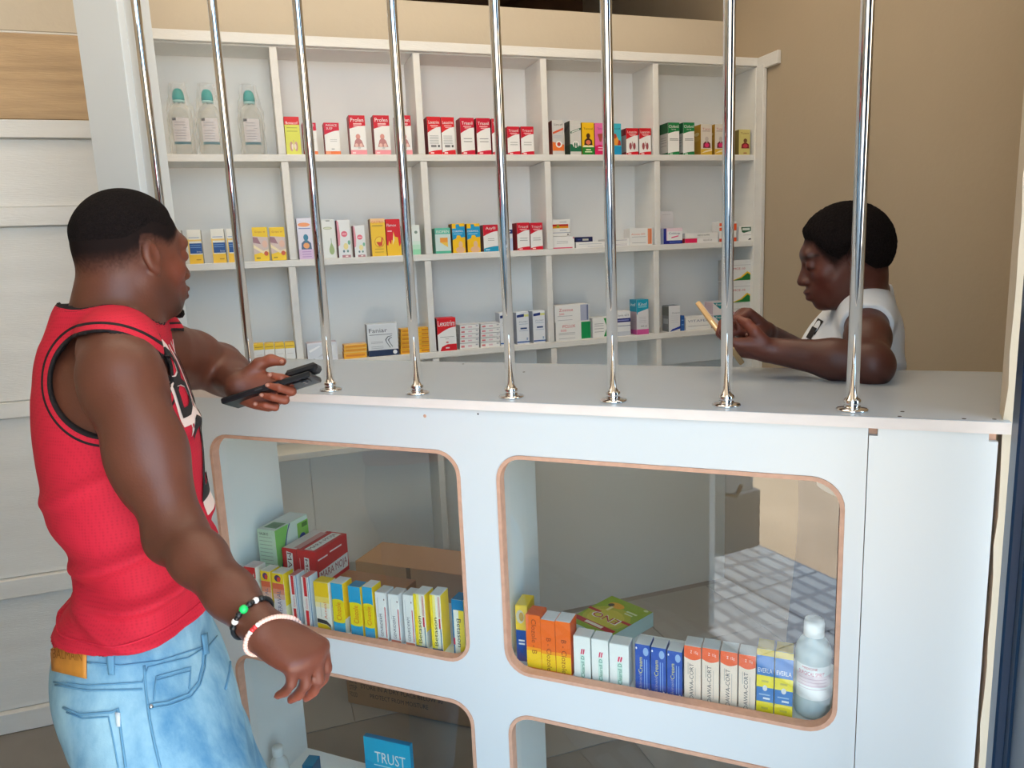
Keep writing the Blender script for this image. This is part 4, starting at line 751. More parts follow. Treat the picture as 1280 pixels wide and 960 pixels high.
# clear bottle with white cap
bb = on_y(1013, 890, 1.30); be = empty('plastic_bottle', (on_y(1016, 840, 1.302)[0], 1.302, ZS1+0.0004)); tag(be, 'clear plastic bottle of blue liquid with white cap, right opening', 'bottle')
hz = on_y(1016, 774, 1.302)[2]-ZS1
M_liq = clear_mat('bluish_liquid_plastic', (0.74, 0.86, 0.90), frost=0.6, rough=0.3)
lathe_obj('bottle_body', [(0.026, 0), (0.0295, 0.003), (0.0300, 0.01), (0.0300, hz*.66), (0.0285, hz*.72), (0.022, hz*.79), (0.0155, hz*.825), (0.0145, hz*.85)], M_liq, be, 32)
lathe_obj('liquid', [(0.027, 0.003), (0.0285, 0.006), (0.0285, hz*.48)], clear_mat('pale_blue_liquid', (0.70, 0.84, 0.90), frost=0.30, rough=0.1), be, 28)
lathe_obj('screw_cap', [(0.0165, hz*.835), (0.0172, hz*.84), (0.0172, hz*.965), (0.0158, hz), (0.006, hz*1.002)], pm((240, 242, 242)), be, 28)
vs_, fs, fm = [], [], []; zz = [.22, .30, .36, .42, .48, .54, .58]
for i in range(15):
    a_ = math.radians(-150+140*i/14)
    for z_ in zz: vs_.append((0.0304*math.cos(a_), 0.0304*math.sin(a_), z_*hz))
for i in range(14):
    for j in range(6): fs.append((i*7+j, (i+1)*7+j, (i+1)*7+j+1, i*7+j+1)); fm.append(0 if j not in (2, 3) else 1)
lab = mesh_obj('label', vs_, fs, [pm((232, 234, 236)), pm((226, 206, 214))], be, fm, True)
def wrap_text(nm, s, th0, z0_, run, hgt, R, c, parent):
    v2, f2 = text_mesh(s)
    return mesh_obj(nm, [(R*math.cos(th0+(x-.5)*run/R), R*math.sin(th0+(x-.5)*run/R), z0_+(y-.5)*hgt) for x, y in v2], f2, pm(c), parent)
wrap_text('label_text', 'SURGICAL SPIRIT', math.radians(-95), hz*.50, 0.045, 0.007, 0.0307, (206, 60, 110), lab)
wrap_text('label_text', 'MEDICINE', math.radians(-100), hz*.555, 0.026, 0.004, 0.0307, (206, 40, 60), lab)
for q in range(4): wrap_text('label_line', '-'*26, math.radians(-90), hz*(.34+.035*q), 0.05, 0.0012, 0.0307, (190, 150, 170), lab)
# ---- lower left opening: display card box, small bottle, teal box
a0 = on_y(456.5, 945, 1.30); b0 = on_y(512, 945, 1.30); zt_ = on_y(484, 927, 1.30)[2]
carton('display_card', 'turquoise display card with white lettering in the lower left opening', ((a0[0]+b0[0])/2, 1.30+.007, ZS2+0.0003), math.radians(2), (b0[0]-a0[0], 0.014, zt_-ZS2), ((20, 174, 214), (20, 140, 190), (20, 120, 170)),
       [('p', [(0, 0), (1, 0), (1, .6), (0, .75)], (16, 160, 206)), ('t', 'TRUST', .56, .80, .66, .12, W_), ('r', .2, .70, .86, .712, (190, 230, 240)), ('p', [(0, .3), (.5, .66), (1, .5), (1, .42), (.5, .56), (0, .2)], (150, 216, 236))])
a0 = on_y(379, 958, 1.30)
carton('medicine_box', 'small teal box barely showing at the bottom frame edge', (a0[0], 1.33, ZS2+0.0003), 0.2, (0.03, 0.04, on_y(379, 956, 1.31)[2]-ZS2), ((10, 110, 150), (10, 90, 130), (30, 130, 170)), [('r', .1, .5, .9, .9, (90, 190, 220))])
sb = empty('small_bottle', (on_y(347, 950, 1.31)[0]+.004, 1.31, ZS2+0.0004)); tag(sb, 'small translucent bottle with white cap behind the jeans, lower opening', 'bottle')
hz2 = on_y(343, 932, 1.31)[2]-ZS2
lathe_obj('bottle_body', [(0.022, 0), (0.0245, 0.003), (0.0245, hz2-.055), (0.021, hz2-.04), (0.0125, hz2-.028), (0.012, hz2-.02)], clear_mat('milky_plastic', (0.9, 0.93, 0.93), frost=0.55, rough=0.3), sb, 28)
lathe_obj('screw_cap', [(0.0135, hz2-.024), (0.014, hz2-.023), (0.014, hz2-.003), (0.0125, hz2)], pm((236, 240, 240)), sb, 24)
# ---- brown cartons stacked on the shop floor behind the counter
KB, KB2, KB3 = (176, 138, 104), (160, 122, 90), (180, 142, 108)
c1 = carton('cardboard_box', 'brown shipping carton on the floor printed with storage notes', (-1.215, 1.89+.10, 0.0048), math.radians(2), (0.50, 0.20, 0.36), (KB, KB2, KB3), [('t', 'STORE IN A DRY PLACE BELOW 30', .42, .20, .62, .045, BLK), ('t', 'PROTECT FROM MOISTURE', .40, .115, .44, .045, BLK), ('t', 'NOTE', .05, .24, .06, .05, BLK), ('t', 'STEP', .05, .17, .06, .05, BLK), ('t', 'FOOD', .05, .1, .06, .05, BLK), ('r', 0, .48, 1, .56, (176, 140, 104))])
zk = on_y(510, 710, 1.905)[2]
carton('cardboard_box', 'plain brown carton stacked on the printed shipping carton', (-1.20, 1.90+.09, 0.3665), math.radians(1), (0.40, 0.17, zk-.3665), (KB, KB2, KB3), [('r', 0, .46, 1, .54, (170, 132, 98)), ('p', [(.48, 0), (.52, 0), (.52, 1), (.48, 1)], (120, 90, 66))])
q = on_y(562, 716, 1.93)
carton('cardboard_box', 'dark brown carton end seen at the rear right of left opening', (-0.885, 1.93+.10, 0.0048), math.radians(-8), (0.10, 0.16, on_y(560, 708, 1.93)[2]), ((90, 70, 56), (70, 54, 44), (80, 60, 50)), [('r', 0, .9, 1, .96, (60, 48, 42))])
# ---------------------------------------------------------------- implicit surfaces for the two figures
class Field:
    def __init__(s, lo, hi, h):
        s.lo = np.array(lo, float); s.h = h
        s.n = np.ceil((np.array(hi)-s.lo)/h).astype(int)+1
        s.F = np.full(tuple(s.n), 0.15, np.float32)
    def block(s, lo, hi, pad):
        a = np.maximum(np.floor((np.array(lo)-pad-s.lo)/s.h).astype(int), 0)
        b = np.minimum(np.ceil((np.array(hi)+pad-s.lo)/s.h).astype(int)+1, s.n)
        if np.any(b <= a): return None
        sl = tuple(slice(i, j) for i, j in zip(a, b))
        g = [(s.lo[i]+s.h*np.arange(a[i], b[i])).astype(np.float32) for i in range(3)]
        return sl, g[0][:, None, None], g[1][None, :, None], g[2][None, None, :]
    def _mix(s, sl, d, k, mode):
        A_ = s.F[sl]
        if mode == 'add':
            hh = np.maximum(k-np.abs(A_-d), 0)/k if k > 0 else 0
            s.F[sl] = np.minimum(A_, d)-hh*hh*k*0.25
        else:                       # carve d away
            d = -d; hh = np.maximum(k-np.abs(A_-d), 0)/k if k > 0 else 0
            s.F[sl] = np.maximum(A_, d)+hh*hh*k*0.25
    def cone(s, a, b, ra, rb, k=0.012, mode='add', flat=None):
        a = np.array(a, float); b = np.array(b, float); R = max(ra, rb)
        B = s.block(np.minimum(a, b)-R, np.maximum(a, b)+R, 0.03+k)
        if B is None: return
        sl, X, Y, Z = B; ab = b-a; L2 = max(ab@ab, 1e-9)
        px, py, pz = X-a[0], Y-a[1], Z-a[2]
        t = np.clip((px*ab[0]+py*ab[1]+pz*ab[2])/L2, 0, 1)
        qx, qy, qz = px-t*ab[0], py-t*ab[1], pz-t*ab[2]
        if flat is not None:
            ax, f_ = np.array(flat[0], float), flat[1]; ax = ax/np.linalg.norm(ax)
            c = (qx*ax[0]+qy*ax[1]+qz*ax[2])*(1/f_-1)
            qx, qy, qz = qx+c*ax[0], qy+c*ax[1], qz+c*ax[2]
        d = np.sqrt(qx*qx+qy*qy+qz*qz)-(ra+(rb-ra)*t)
        if flat is not None and f_ < 1: d = d*(0.5+0.5*f_)
        s._mix(sl, d, k, mode)
    def chain(s, pts, rs, k=0.012, flat=None):
        for i in range(len(pts)-1): s.cone(pts[i], pts[i+1], rs[i], rs[i+1], k, flat=flat)
    def ell(s, c, r, R=None, k=0.012, mode='add'):
        c = np.array(c, float); r = np.array(r, float); R = np.eye(3) if R is None else R
        ext = np.abs(R) @ r
        B = s.block(c-ext, c+ext, 0.03+k)
        if B is None: return
        sl, X, Y, Z = B; x, y, z = X-c[0], Y-c[1], Z-c[2]
        q = [(x*R[0, i]+y*R[1, i]+z*R[2, i]) for i in range(3)]
        k0 = np.sqrt((q[0]/r[0])**2+(q[1]/r[1])**2+(q[2]/r[2])**2)
        k1 = np.sqrt((q[0]/r[0]**2)**2+(q[1]/r[1]**2)**2+(q[2]/r[2]**2)**2)+1e-9
        s._mix(sl, k0*(k0-1)/k1, k, mode)
    def loft(s, zs, cs, ra, rb, ax, k=0.02, mode='add', grow=0.0, wob=None, ends=(True, True)):
        """vertical loft of ellipses: centre cs(x, y), half axes ra along ax and rb across it"""
        zs = np.array(zs, float); cs = np.array(cs, float); ra = np.array(ra)+grow; rb = np.array(rb)+grow
        ax = np.array(ax, float)[:2]; ax /= np.linalg.norm(ax); bx = np.array([-ax[1], ax[0]]); M_ = max(ra.max(), rb.max())
        B = s.block((cs[:, 0].min()-M_, cs[:, 1].min()-M_, zs[0]), (cs[:, 0].max()+M_, cs[:, 1].max()+M_, zs[-1]), 0.03+k)
        if B is None: return
        sl, X, Y, Z = B; zz = Z[0, 0]
        ip = lambda v: smooth_interp(zz, zs, v)[None, None, :]
        cx, cy, A_, B_ = ip(cs[:, 0]), ip(cs[:, 1]), ip(ra), ip(rb)
        x, y = X-cx, Y-cy; u = (x*ax[0]+y*ax[1]); v = (x*bx[0]+y*bx[1])
        if wob is not None:
            w_ = wob(np.arctan2(v/B_, u/A_), Z); A_ = A_+w_; B_ = B_+w_
        k0 = np.sqrt((u/A_)**2+(v/B_)**2); k1 = np.sqrt((u/A_**2)**2+(v/B_**2)**2)+1e-9
        d = k0*(k0-1)/k1
        if ends[0]: d = np.maximum(d, zs[0]-Z)
        if ends[1]: d = np.maximum(d, Z-zs[-1])
        s._mix(sl, d.astype(np.float32), k, mode)
    def plane(s, p, n, k=0.002):    # keep the side where (x-p).n < 0
        p = np.array(p); n = np.array(n, float); n /= np.linalg.norm(n)
        g = [(s.lo[i]+s.h*np.arange(s.n[i])).astype(np.float32) for i in range(3)]
        d = (g[0][:, None, None]-p[0])*n[0]+(g[1][None, :, None]-p[1])*n[1]+(g[2][None, None, :]-p[2])*n[2]
        s.F = np.maximum(s.F, d)
    def mesh(s):
        F = s.F; S_ = F < 0
        cnt = np.zeros(tuple(s.n-1), np.int8)
        for dx in (0, 1):
            for dy in (0, 1):
                for dz in (0, 1): cnt += S_[dx:s.n[0]-1+dx, dy:s.n[1]-1+dy, dz:s.n[2]-1+dz]
        I = np.argwhere((cnt > 0) & (cnt < 8)); m = len(I)
        ids = np.full(tuple(s.n-1), -1, np.int32); ids[I[:, 0], I[:, 1], I[:, 2]] = np.arange(m)
        acc = np.zeros((m, 3)); na = np.zeros(m)
        cor = [(a_, b_, c_) for a_ in (0, 1) for b_ in (0, 1) for c_ in (0, 1)]
        val = {c: F[I[:, 0]+c[0], I[:, 1]+c[1], I[:, 2]+c[2]] for c in cor}
        for a_ in cor:
            for ax in range(3):
                if a_[ax] == 0:
                    b_ = tuple(1 if i == ax else a_[i] for i in range(3))
                    va, vb = val[a_], val[b_]; x = (va < 0) != (vb < 0)
                    t = np.where(x, va/np.where(x, va-vb, 1), 0)
                    p = np.tile(np.array(a_, float), (m, 1)); p[:, ax] += t
                    acc[x] += p[x]; na[x] += 1
        V = s.lo+s.h*(I+acc/na[:, None])
        Q = []
        for ax in range(3):
            o1, o2 = [(1, 2), (2, 0), (0, 1)][ax]
            sa = [slice(None)]*3; sb = [slice(None)]*3; sa[ax] = slice(0, -1); sb[ax] = slice(1, None)
            E_ = np.argwhere(S_[tuple(sa)] != S_[tuple(sb)])
            E_ = E_[(E_[:, o1] > 0) & (E_[:, o2] > 0) & (E_[:, o1] < s.n[o1]-1) & (E_[:, o2] < s.n[o2]-1)]
            neg = S_[E_[:, 0], E_[:, 1], E_[:, 2]]
            def cid(a1, a2):
                J = E_.copy(); J[:, o1] -= a1; J[:, o2] -= a2; return ids[J[:, 0], J[:, 1], J[:, 2]]
            q = np.stack([cid(1, 1), cid(0, 1), cid(0, 0), cid(1, 0)], 1)
            q[~neg] = q[~neg][:, ::-1]; Q.append(q)
        return V, np.concatenate(Q)
def smooth_interp(x, xs, ys):
    """monotone-ish cubic through the stations"""
    xs = np.asarray(xs, float); ys = np.asarray(ys, float)
    m = np.gradient(ys, xs); i = np.clip(np.searchsorted(xs, x)-1, 0, len(xs)-2)
    h = xs[i+1]-xs[i]; t = np.clip((x-xs[i])/h, 0, 1)
    return ((2*t**3-3*t**2+1)*ys[i]+(t**3-2*t**2+t)*h*m[i]+(-2*t**3+3*t**2)*ys[i+1]+(t**3-t**2)*h*m[i+1]).astype(np.float32)
def surf_obj(name, V, Q, mats, parent=None, fmat=None, col=None):
    me = bpy.data.meshes.new(name)
    me.vertices.add(len(V)); me.vertices.foreach_set('co', np.asarray(V, np.float32).ravel())
    me.loops.add(Q.size); me.loops.foreach_set('vertex_index', Q.astype(np.int32).ravel())
    me.polygons.add(len(Q)); me.polygons.foreach_set('loop_start', np.arange(0, Q.size, 4, dtype=np.int32)); me.polygons.foreach_set('loop_total', np.full(len(Q), 4, np.int32))
    me.polygons.foreach_set('use_smooth', np.ones(len(Q), bool))
    for m in (mats if isinstance(mats, (list, tuple)) else [mats]): me.materials.append(m)
    if fmat is not None: me.polygons.foreach_set('material_index', np.asarray(fmat, np.int32))
    if col is not None:
        at_ = me.color_attributes.new('Col', 'FLOAT_COLOR', 'POINT')
        at_.data.foreach_set('color', (col if col.shape[1] == 4 else np.concatenate([col, np.ones((len(col), 1))], 1)).astype(np.float32).ravel())
    me.update(); me.validate()
    return link(bpy.data.objects.new(name, me), parent)
def relax(V, Q, it=2, lam=0.5):
    n = len(V)
    for _ in range(it):
        acc = np.zeros_like(V); c = np.zeros(n)
        for i in range(4):
            a_, b_ = Q[:, i], Q[:, (i+1) % 4]
            for ax in range(3): acc[:, ax] += np.bincount(a_, V[b_, ax], n)+np.bincount(b_, V[a_, ax], n)
            c += np.bincount(a_, minlength=n)+np.bincount(b_, minlength=n)
        V = V+lam*(acc/np.maximum(c, 1)[:, None]-V)
    return V
def vcol_mat(name, rough=0.5, spec=0.4, bump=0.0, bscale=300, noise=0.0, nscale=40, sss=0.0):
    m = bpy.data.materials.new(name); m.use_nodes = True; nt = m.node_tree; b = nt.nodes['Principled BSDF']
    at_ = nt.nodes.new('ShaderNodeAttribute'); at_.attribute_name = 'Col'
    out = at_.outputs['Color']
    tc = nt.nodes.new('ShaderNodeTexCoord')
    if noise:
        n = nt.nodes.new('ShaderNodeTexNoise'); n.inputs['Scale'].default_value = nscale; n.inputs['Detail'].default_value = 4
        r = nt.nodes.new('ShaderNodeMapRange'); r.inputs[1].default_value = .3; r.inputs[2].default_value = .7; r.inputs[3].default_value = 1-noise; r.inputs[4].default_value = 1+noise
        mx = nt.nodes.new('ShaderNodeVectorMath'); mx.operation = 'SCALE'
        nt.links.new(tc.outputs['Object'], n.inputs['Vector']); nt.links.new(n.outputs['Fac'], r.inputs[0]); nt.links.new(r.outputs[0], mx.inputs['Scale'])
        nt.links.new(out, mx.inputs[0]); out = mx.outputs[0]
    nt.links.new(out, b.inputs['Base Color'])
    # alpha of the attribute: bare skin 1, stubble 0 (matt)
    r1 = nt.nodes.new('ShaderNodeMapRange'); r1.inputs[3].default_value = 0.9; r1.inputs[4].default_value = rough
    r2 = nt.nodes.new('ShaderNodeMapRange'); r2.inputs[3].default_value = 0.08; r2.inputs[4].default_value = spec
    nt.links.new(at_.outputs['Alpha'], r1.inputs[0]); nt.links.new(at_.outputs['Alpha'], r2.inputs[0])
    nt.links.new(r1.outputs[0], b.inputs['Roughness']); nt.links.new(r2.outputs[0], b.inputs['Specular IOR Level'])
    if bump:
        n2 = nt.nodes.new('ShaderNodeTexNoise'); n2.inputs['Scale'].default_value = bscale; n2.inputs['Detail'].default_value = 3
        bp = nt.nodes.new('ShaderNodeBump'); bp.inputs['Strength'].default_value = bump; bp.inputs['Distance'].default_value = 0.002
        nt.links.new(tc.outputs['Object'], n2.inputs['Vector']); nt.links.new(n2.outputs['Fac'], bp.inputs['Height']); nt.links.new(bp.outputs[0], b.inputs['Normal'])
    return m
def nrm(v): v = np.array(v, float); return v/np.linalg.norm(v)
def rot_about(v, ax, ang):
    v = np.array(v, float); ax = nrm(ax); c, s_ = math.cos(ang), math.sin(ang)
    return v*c+np.cross(ax, v)*s_+ax*(ax@v)*(1-c)
RH = nrm([CR[0], CR[1], 0]); FH = nrm([CF[0], CF[1], 0]); UP = np.array([0, 0, 1.0])

def view_axes(u, v):
    f = ray(u, v); f = nrm([f[0], f[1], 0]); return np.array([f[1], -f[0], 0]), f      # right and away as seen along that line of sight
class Head:
    """head frame: x face forward, y to the left, z up; unit = metres times s"""
    def __init__(s, pos, fwd, up, sc):
        s.p = np.array(pos); f = nrm(fwd); l = nrm(np.cross(up, f)); u = np.cross(f, l)
        s.R = np.stack([f, l, u], 1); s.s = sc
    def w(s, x, y, z): return s.p+s.R @ (np.array([x, y, z])*s.s)
    def loc(s, V): return (V-s.p) @ s.R/s.s
    def build(s, Fd, eyes_closed=True, fem=False, ears=True):
        E = lambda c, r, k=.012, mode='add', tilt=None: Fd.ell(s.w(*c), np.array(r)*s.s, s.R if tilt is None else s.R @ tilt, k*s.s, mode)
        Cn = lambda a, b, ra, rb, k=.01, mode='add': Fd.cone(s.w(*a), s.w(*b), ra*s.s, rb*s.s, k*s.s, mode)
        E((-.010, 0, .034), (.098, .077, .091))                       # cranium
        E((-.035, 0, .015), (.072, .072, .075), .02)                  # back of the skull
        E((.030, 0, -.030), (.064, .060, .088), .02)                  # face mass
        for y in (-1, 1):
            Cn((-.010, .054*y, -.045), (.055, .028*y, -.100), .020, .018, .025)    # jaw line
            E((.058, .040*y, -.022), (.022, .020, .020), .02)         # cheek bone
        E((.072, 0, -.098), (.022, .026, .020), .018)                 # chin
        E((.084, 0, .030), (.016, .050, .020), .02)                   # brow
        E((.082, 0, -.066), (.020, .032, .024), .02)                  # muzzle
        for y in (-1, 1): E((.106, .033*y, .004), (.020, .019, .011), .012, 'sub')
        for y in (-1, 1): E((.0815, .033*y, .003), (.0135, .0155, .0135), .004)    # lids over eyes
        Cn((.092, 0, .006), (.1085, 0, -.032), .007, .0130, .012)      # nose
        for y in (-1, 1): E((.099, .0150*y, -.036), (.0115, .0095, .008), .008)
        E((.1020, 0, -.0620), (.0105, .023, .0075), .006); E((.0995, 0, -.0775), (.0110, .021, .0085), .006)
        Cn((.112, -.018, -.070), (.112, .018, -.070), .0022, .0022, .004, 'sub')
        if ears:
            c, sn = math.cos(.25), math.sin(.25); T_ = np.array([[c, 0, -sn], [0, 1, 0], [sn, 0, c]])
            for y in (-1, 1):
                E((-.016, .083*y, -.002), (.0185, .0085, .032), .003, tilt=T_)
                E((-.012, .0925*y, .003), (.0110, .0075, .020), .002, 'sub', tilt=T_)
                E((-.006, .080*y, -.028), (.009, .007, .010), .004)
def hair_mesh(H, lo, hi, vox, grow, line, taper=.03):
    Fd = Field(lo, hi, vox); H.build(Fd, ears=False)
    g = np.meshgrid(*[Fd.lo[i]+vox*np.arange(Fd.n[i]) for i in range(3)], indexing='ij')
    P_ = np.stack([a_.ravel() for a_ in g], 1); L = H.loc(P_); xs, zs = zip(*line)
    hl = np.interp(L[:, 0], xs, zs); d = (hl-L[:, 2])*H.s
    d = np.maximum(d, (L[:, 0]-.083)*H.s)
    tp = np.clip((L[:, 2]-hl)/taper, 0, 1); tp = tp*tp*(3-2*tp)
    Fd.F -= (grow*tp-.0016*(1-tp)).reshape(Fd.F.shape).astype(np.float32)
    Fd.F = np.maximum(Fd.F, d.reshape(Fd.F.shape).astype(np.float32))
    return Fd.mesh()
def hand(Fd, W, X, N, right, s=1.0, curl=None, spread=0.06, thumb=None, palm_r=0.013):
    """wrist W, finger direction X, palm normal N. curl: per finger (mcp, pip, dip) degrees. Returns finger tips."""
    X = nrm(X); N = nrm(N-(np.array(N)@X)*X if False else np.array(N)-np.dot(N, X)*X); T = np.cross(X, N) if right else np.cross(N, X)
    W = np.array(W); offs = [.029, .0095, -.010, -.028]; basel = [.084, .088, .083, .075]
    lens = [(.040, .025, .021), (.044, .028, .022), (.041, .026, .021), (.032, .020, .019)]; rad = [.0098, .0100, .0095, .0085]
    curl = curl or [(60, 60, 35)]*4
    tips = []
    for i in range(4):
        b = W+s*(X*basel[i]+T*offs[i])
        Fd.cone(W+s*(X*.008+T*offs[i]*.55), b, .0165*s, .0118*s, .018*s)
        d = nrm(X+T*spread*(1.5-i)*.5); p = b; r0 = rad[i]*s; ang = 0
        for j in range(3):
            ang = math.radians(curl[i][j]); d = rot_about(d, np.cross(X, N), ang)
            q = p+d*lens[i][j]*s; r1 = r0*(.92 if j < 2 else .84)
            Fd.cone(p, q, r0*1.03, r1, .0035*s); p = q; r0 = r1
        tips.append((p, d))
    Fd.ell(W+s*(X*.045+N*.004), np.array([.046, .038, .017])*s, np.stack([X, T, N], 1), .015*s)
    th = thumb or [(.022, .030, .008), (.048, .052, .020), (.074, .060, .026), (.098, .062, .028)]
    pts = [W+s*(X*a+T*b+N*c) for a, b, c in th]
    Fd.chain(pts, [.017*s, .0135*s, .0118*s, .0092*s], .007*s)
    tips.append((pts[-1], nrm(pts[-1]-pts[-2])))
    return tips
def nail(name, tips, back, s, m, parent):
    pass
SK_M, SK_W = np.array(lin((122, 74, 56))), np.array(lin((104, 62, 50)))
M_skin = vcol_mat('skin', 0.46, 0.45, 0.12, 260, 0.07, 25)
M_hair = mat('black_cropped_hair', (24, 19, 19), 0.9, spec=0.08, noise=0.5, nscale=260, bump=0.9, bscale=420)
# ---------------------------------------------------------------- the standing man
man = empty('person', (*at(170, 800, 1.2)[:2], 0)); MO = np.array(man.location)
tag(man, 'man in red sleeveless jersey and light blue jeans holding a black phone', 'person')
RM, FM = view_axes(155, 600)
TH = math.radians(-6); MF = nrm(RM*math.cos(TH)+FM*math.sin(TH)); ML = np.cross(UP, MF)      # facing, left
DM = 1.20
lv = [(800, 57, 274, .172), (760, 67, 272, .168), (726, 92, 272, .160), (704, 104, 272, .152), (688, 97, 272, .155), (660, 82, 271, .160), (635, 62, 269, .163), (600, 55, 263, .165), (555, 46, 258, .164), (510, 41, 248, .156), (475, 42, 236, .142), (445, 52, 222, .118), (415, 80, 200, .080)]
zs, cs, ra, rb = [], [], [], []
for v, l, r_, b_ in lv:
    c = at((l+r_)/2, v, DM); zs.append(c[2]); cs.append(c[:2]); ra.append((r_-l)/2*DM/FPX*.885); rb.append(b_)
zs, cs, ra, rb = map(np.array, (zs, cs, ra, rb))
shR, elR, wrR = at(150, 468, 1.06), at(221, 668, 1.005), at(330, 788, .875)
shL, elL, wrL = at(200, 440, 1.36), at(274, 458, 1.585), at(298, 482, 1.415)
neckB, headC = at(146, 412, 1.20), at(167, 321, 1.21)
hf = nrm(RM*math.cos(math.radians(30))+FM*math.sin(math.radians(30))-UP*.06)
HM = Head(headC, hf, UP, 0.84)
lo = np.minimum.reduce([shR, elR, wrR, shL, elL, wrL, headC, np.array([*cs[0], 0.92])])-.17; hi = np.maximum.reduce([shR, elR, wrR, shL, elL, wrL, headC])+.17
lo[2] = 0.70; hi[2] = HM.w(0, 0, .14)[2]+.02
FB = Field(lo, hi, 0.0036)
keep = zs > 0
FB.loft(zs, cs, ra, rb, MF, .02, grow=-.014)
def traps(Fd, g):
    for sh in (shR, shL):
        Fd.cone(neckB+UP*.012, sh*.72+neckB*.28+UP*.012, .052+g, .048+g, .03)
        Fd.cone(sh*.72+neckB*.28+UP*.012, sh+UP*.0, .048+g, .046+g, .03)
traps(FB, 0)
FB.chain([neckB-UP*.03, HM.w(-.022, 0, -.055), HM.w(-.020, 0, -.01)], [.060, .054, .052], .03)      # neck
FB.cone(neckB-MF*.02, HM.w(-.045, 0, -.03), .046, .042, .03)
# right arm
m1 = shR*.5+elR*.5
FB.ell(shR*.90+elR*.10-ML*.004, (.054, .054, .066), None, .03)                       # deltoid
FB.chain([shR, m1, elR], [.052, .046, .0370], .02)
FB.ell(shR*.45+elR*.55+MF*.006, (.034, .036, .075), None, .03)                       # biceps
FB.ell(shR*.52+elR*.48-MF*.010, (.034, .038, .085), None, .03)                       # triceps
FB.chain([elR, elR*.72+wrR*.28, elR*.35+wrR*.65, wrR], [.0365, .0335, .0280, .0238], .02)
FB.ell(elR-MF*.012-UP*.006, (.024, .024, .026), None, .02)
XR = nrm(at(392, 824, .855)-wrR); NR_ = nrm(-RH*.62-UP*.72+FH*.34)
hand(FB, wrR, XR, NR_, True, 0.80, [(70, 24, 14), (74, 26, 16), (78, 28, 16), (82, 28, 16)], .05,
     thumb=[(.020, .026, .010), (.042, .040, .026), (.064, .040, .044), (.084, .032, .056)])
# left arm
FB.chain([shL, shL*.5+elL*.5, elL], [.062, .056, .047], .02)
FB.chain([elL, elL*.6+wrL*.4, wrL], [.048, .045, .029], .02)
XL = nrm(at(345, 494, 1.40)-wrL+FH*.01); NL_ = nrm(-FM*.97+UP*.16)
tipsL = hand(FB, wrL, XL, NL_, False, 0.92, [(34, 98, 40), (36, 100, 42), (40, 102, 42), (46, 100, 42)], .05,
     thumb=[(.018, .028, .006), (.034, .052, .008), (.056, .066, .008), (.080, .068, .008)])
HM.build(FB)
VB, QB = FB.mesh(); VB = relax(VB, QB, 1, .4)
def skin_col(V, base, H, extra=None):
    c = np.tile(base, (len(V), 1)); L = H.loc(V)
    lips = (((L[:, 0]-.100)/.016)**2+(L[:, 1]/.026)**2+((L[:, 2]+.070)/.015)**2) < 1
    c[lips] = base*np.array([1.0, .72, .75])
    warm = np.exp(-(((L[:, 0]-.06)/.05)**2+((np.abs(L[:, 1])-.045)/.03)**2+((L[:, 2]+.03)/.04)**2))
    c = c*(1+warm[:, None]*np.array([.45, .05, .0]))
    st = np.zeros(len(V))
    if extra is not None: c, st = extra(V, L, c)
    return np.concatenate([c, 1-st[:, None]], 1)
def man_extra(V, L, c):
    # cropped beard shadow and hairline fade
    hl = np.interp(L[:, 0], [-.12, -.06, -.025, .0, .03, .045, .06, .09], [.006, .014, .034, .044, .036, .042, .058, .074])
    wd = np.interp(L[:, 0], [-.12, -.03, .0, .05, .09], [.062, .055, .03, .022, .012])
    f = np.clip((L[:, 2]-hl+wd)/wd, 0, 1); f = f*f*(3-2*f)*(np.abs(L).max(1) < .16)
    ear = np.exp(-(((L[:, 0]+.014)/.022)**2+((L[:, 2]+.004)/.034)**2))*(np.abs(L[:, 1]) > .0775)
    f = f*(1-np.clip(ear*1.6, 0, 1))
    hc = np.array(lin((24, 19, 19))); rs = np.random.RandomState(2).uniform(-1, 1, len(V))
    f = np.clip(f+.55*rs*f*(1-f), 0, 1); stub = f
    c = c*(1-.98*f[:, None])+hc*(.98*f[:, None])
    c = c*(1+.12*np.clip(ear, 0, 1)[:, None]*np.array([1.0, .2, .1]))
    brd = np.exp(-(((L[:, 0]-.07)/.035)**2+((L[:, 2]+.105)/.022)**2))*(np.abs(L).max(1) < .16)
    jaw = np.exp(-(((L[:, 0]-.02)/.035)**2+((L[:, 2]+.07)/.03)**2))*(np.abs(L[:, 1]) > .03)*(np.abs(L).max(1) < .16)
    c = c*(1-np.clip(.75*brd+.35*jaw, 0, .8)[:, None])
    # paler palm and finger tips of the hand that holds the phone
    for W, X, N in ((wrL, XL, NL_), (wrR, XR, NR_)):
        q = V-W; a_ = q@nrm(X); b_ = q@nrm(N); near = np.clip((a_-.0)/.05, 0, 1)*(np.linalg.norm(q, axis=1) < .17)
        c = c*(1+(np.clip((b_-.004)/.02, 0, 1)*near)[:, None]*np.array([.75, .6, .5]))
        c = c*(1+near[:, None]*np.array([.16, .0, -.04]))
    # worn dark elbow
    e_ = np.exp(-((np.linalg.norm(V-(elR-CF*.03), axis=1)/.035)**2)); c = c*(1-.25*e_[:, None])
    return c, stub
body = surf_obj('body', VB-MO, QB, M_skin, man, col=skin_col(VB, SK_M*np.array([.60, .54, .52]), HM, man_extra))
# hair
VH, QH = hair_mesh(HM, headC-.15, headC+.16, .0034, .004, [(-.13, .004), (-.06, .012), (-.025, .034), (.0, .046), (.03, .040), (.05, .05), (.06, .062), (.09, .076)], taper=.05)
surf_obj('hair', VH-MO, QH, M_hair, man)
tube_obj('goatee', [HM.w(.082, -.012, -.112)-MO, HM.w(.094, 0, -.113)-MO, HM.w(.082, .012, -.112)-MO], [.006, .009, .006], M_hair, man)
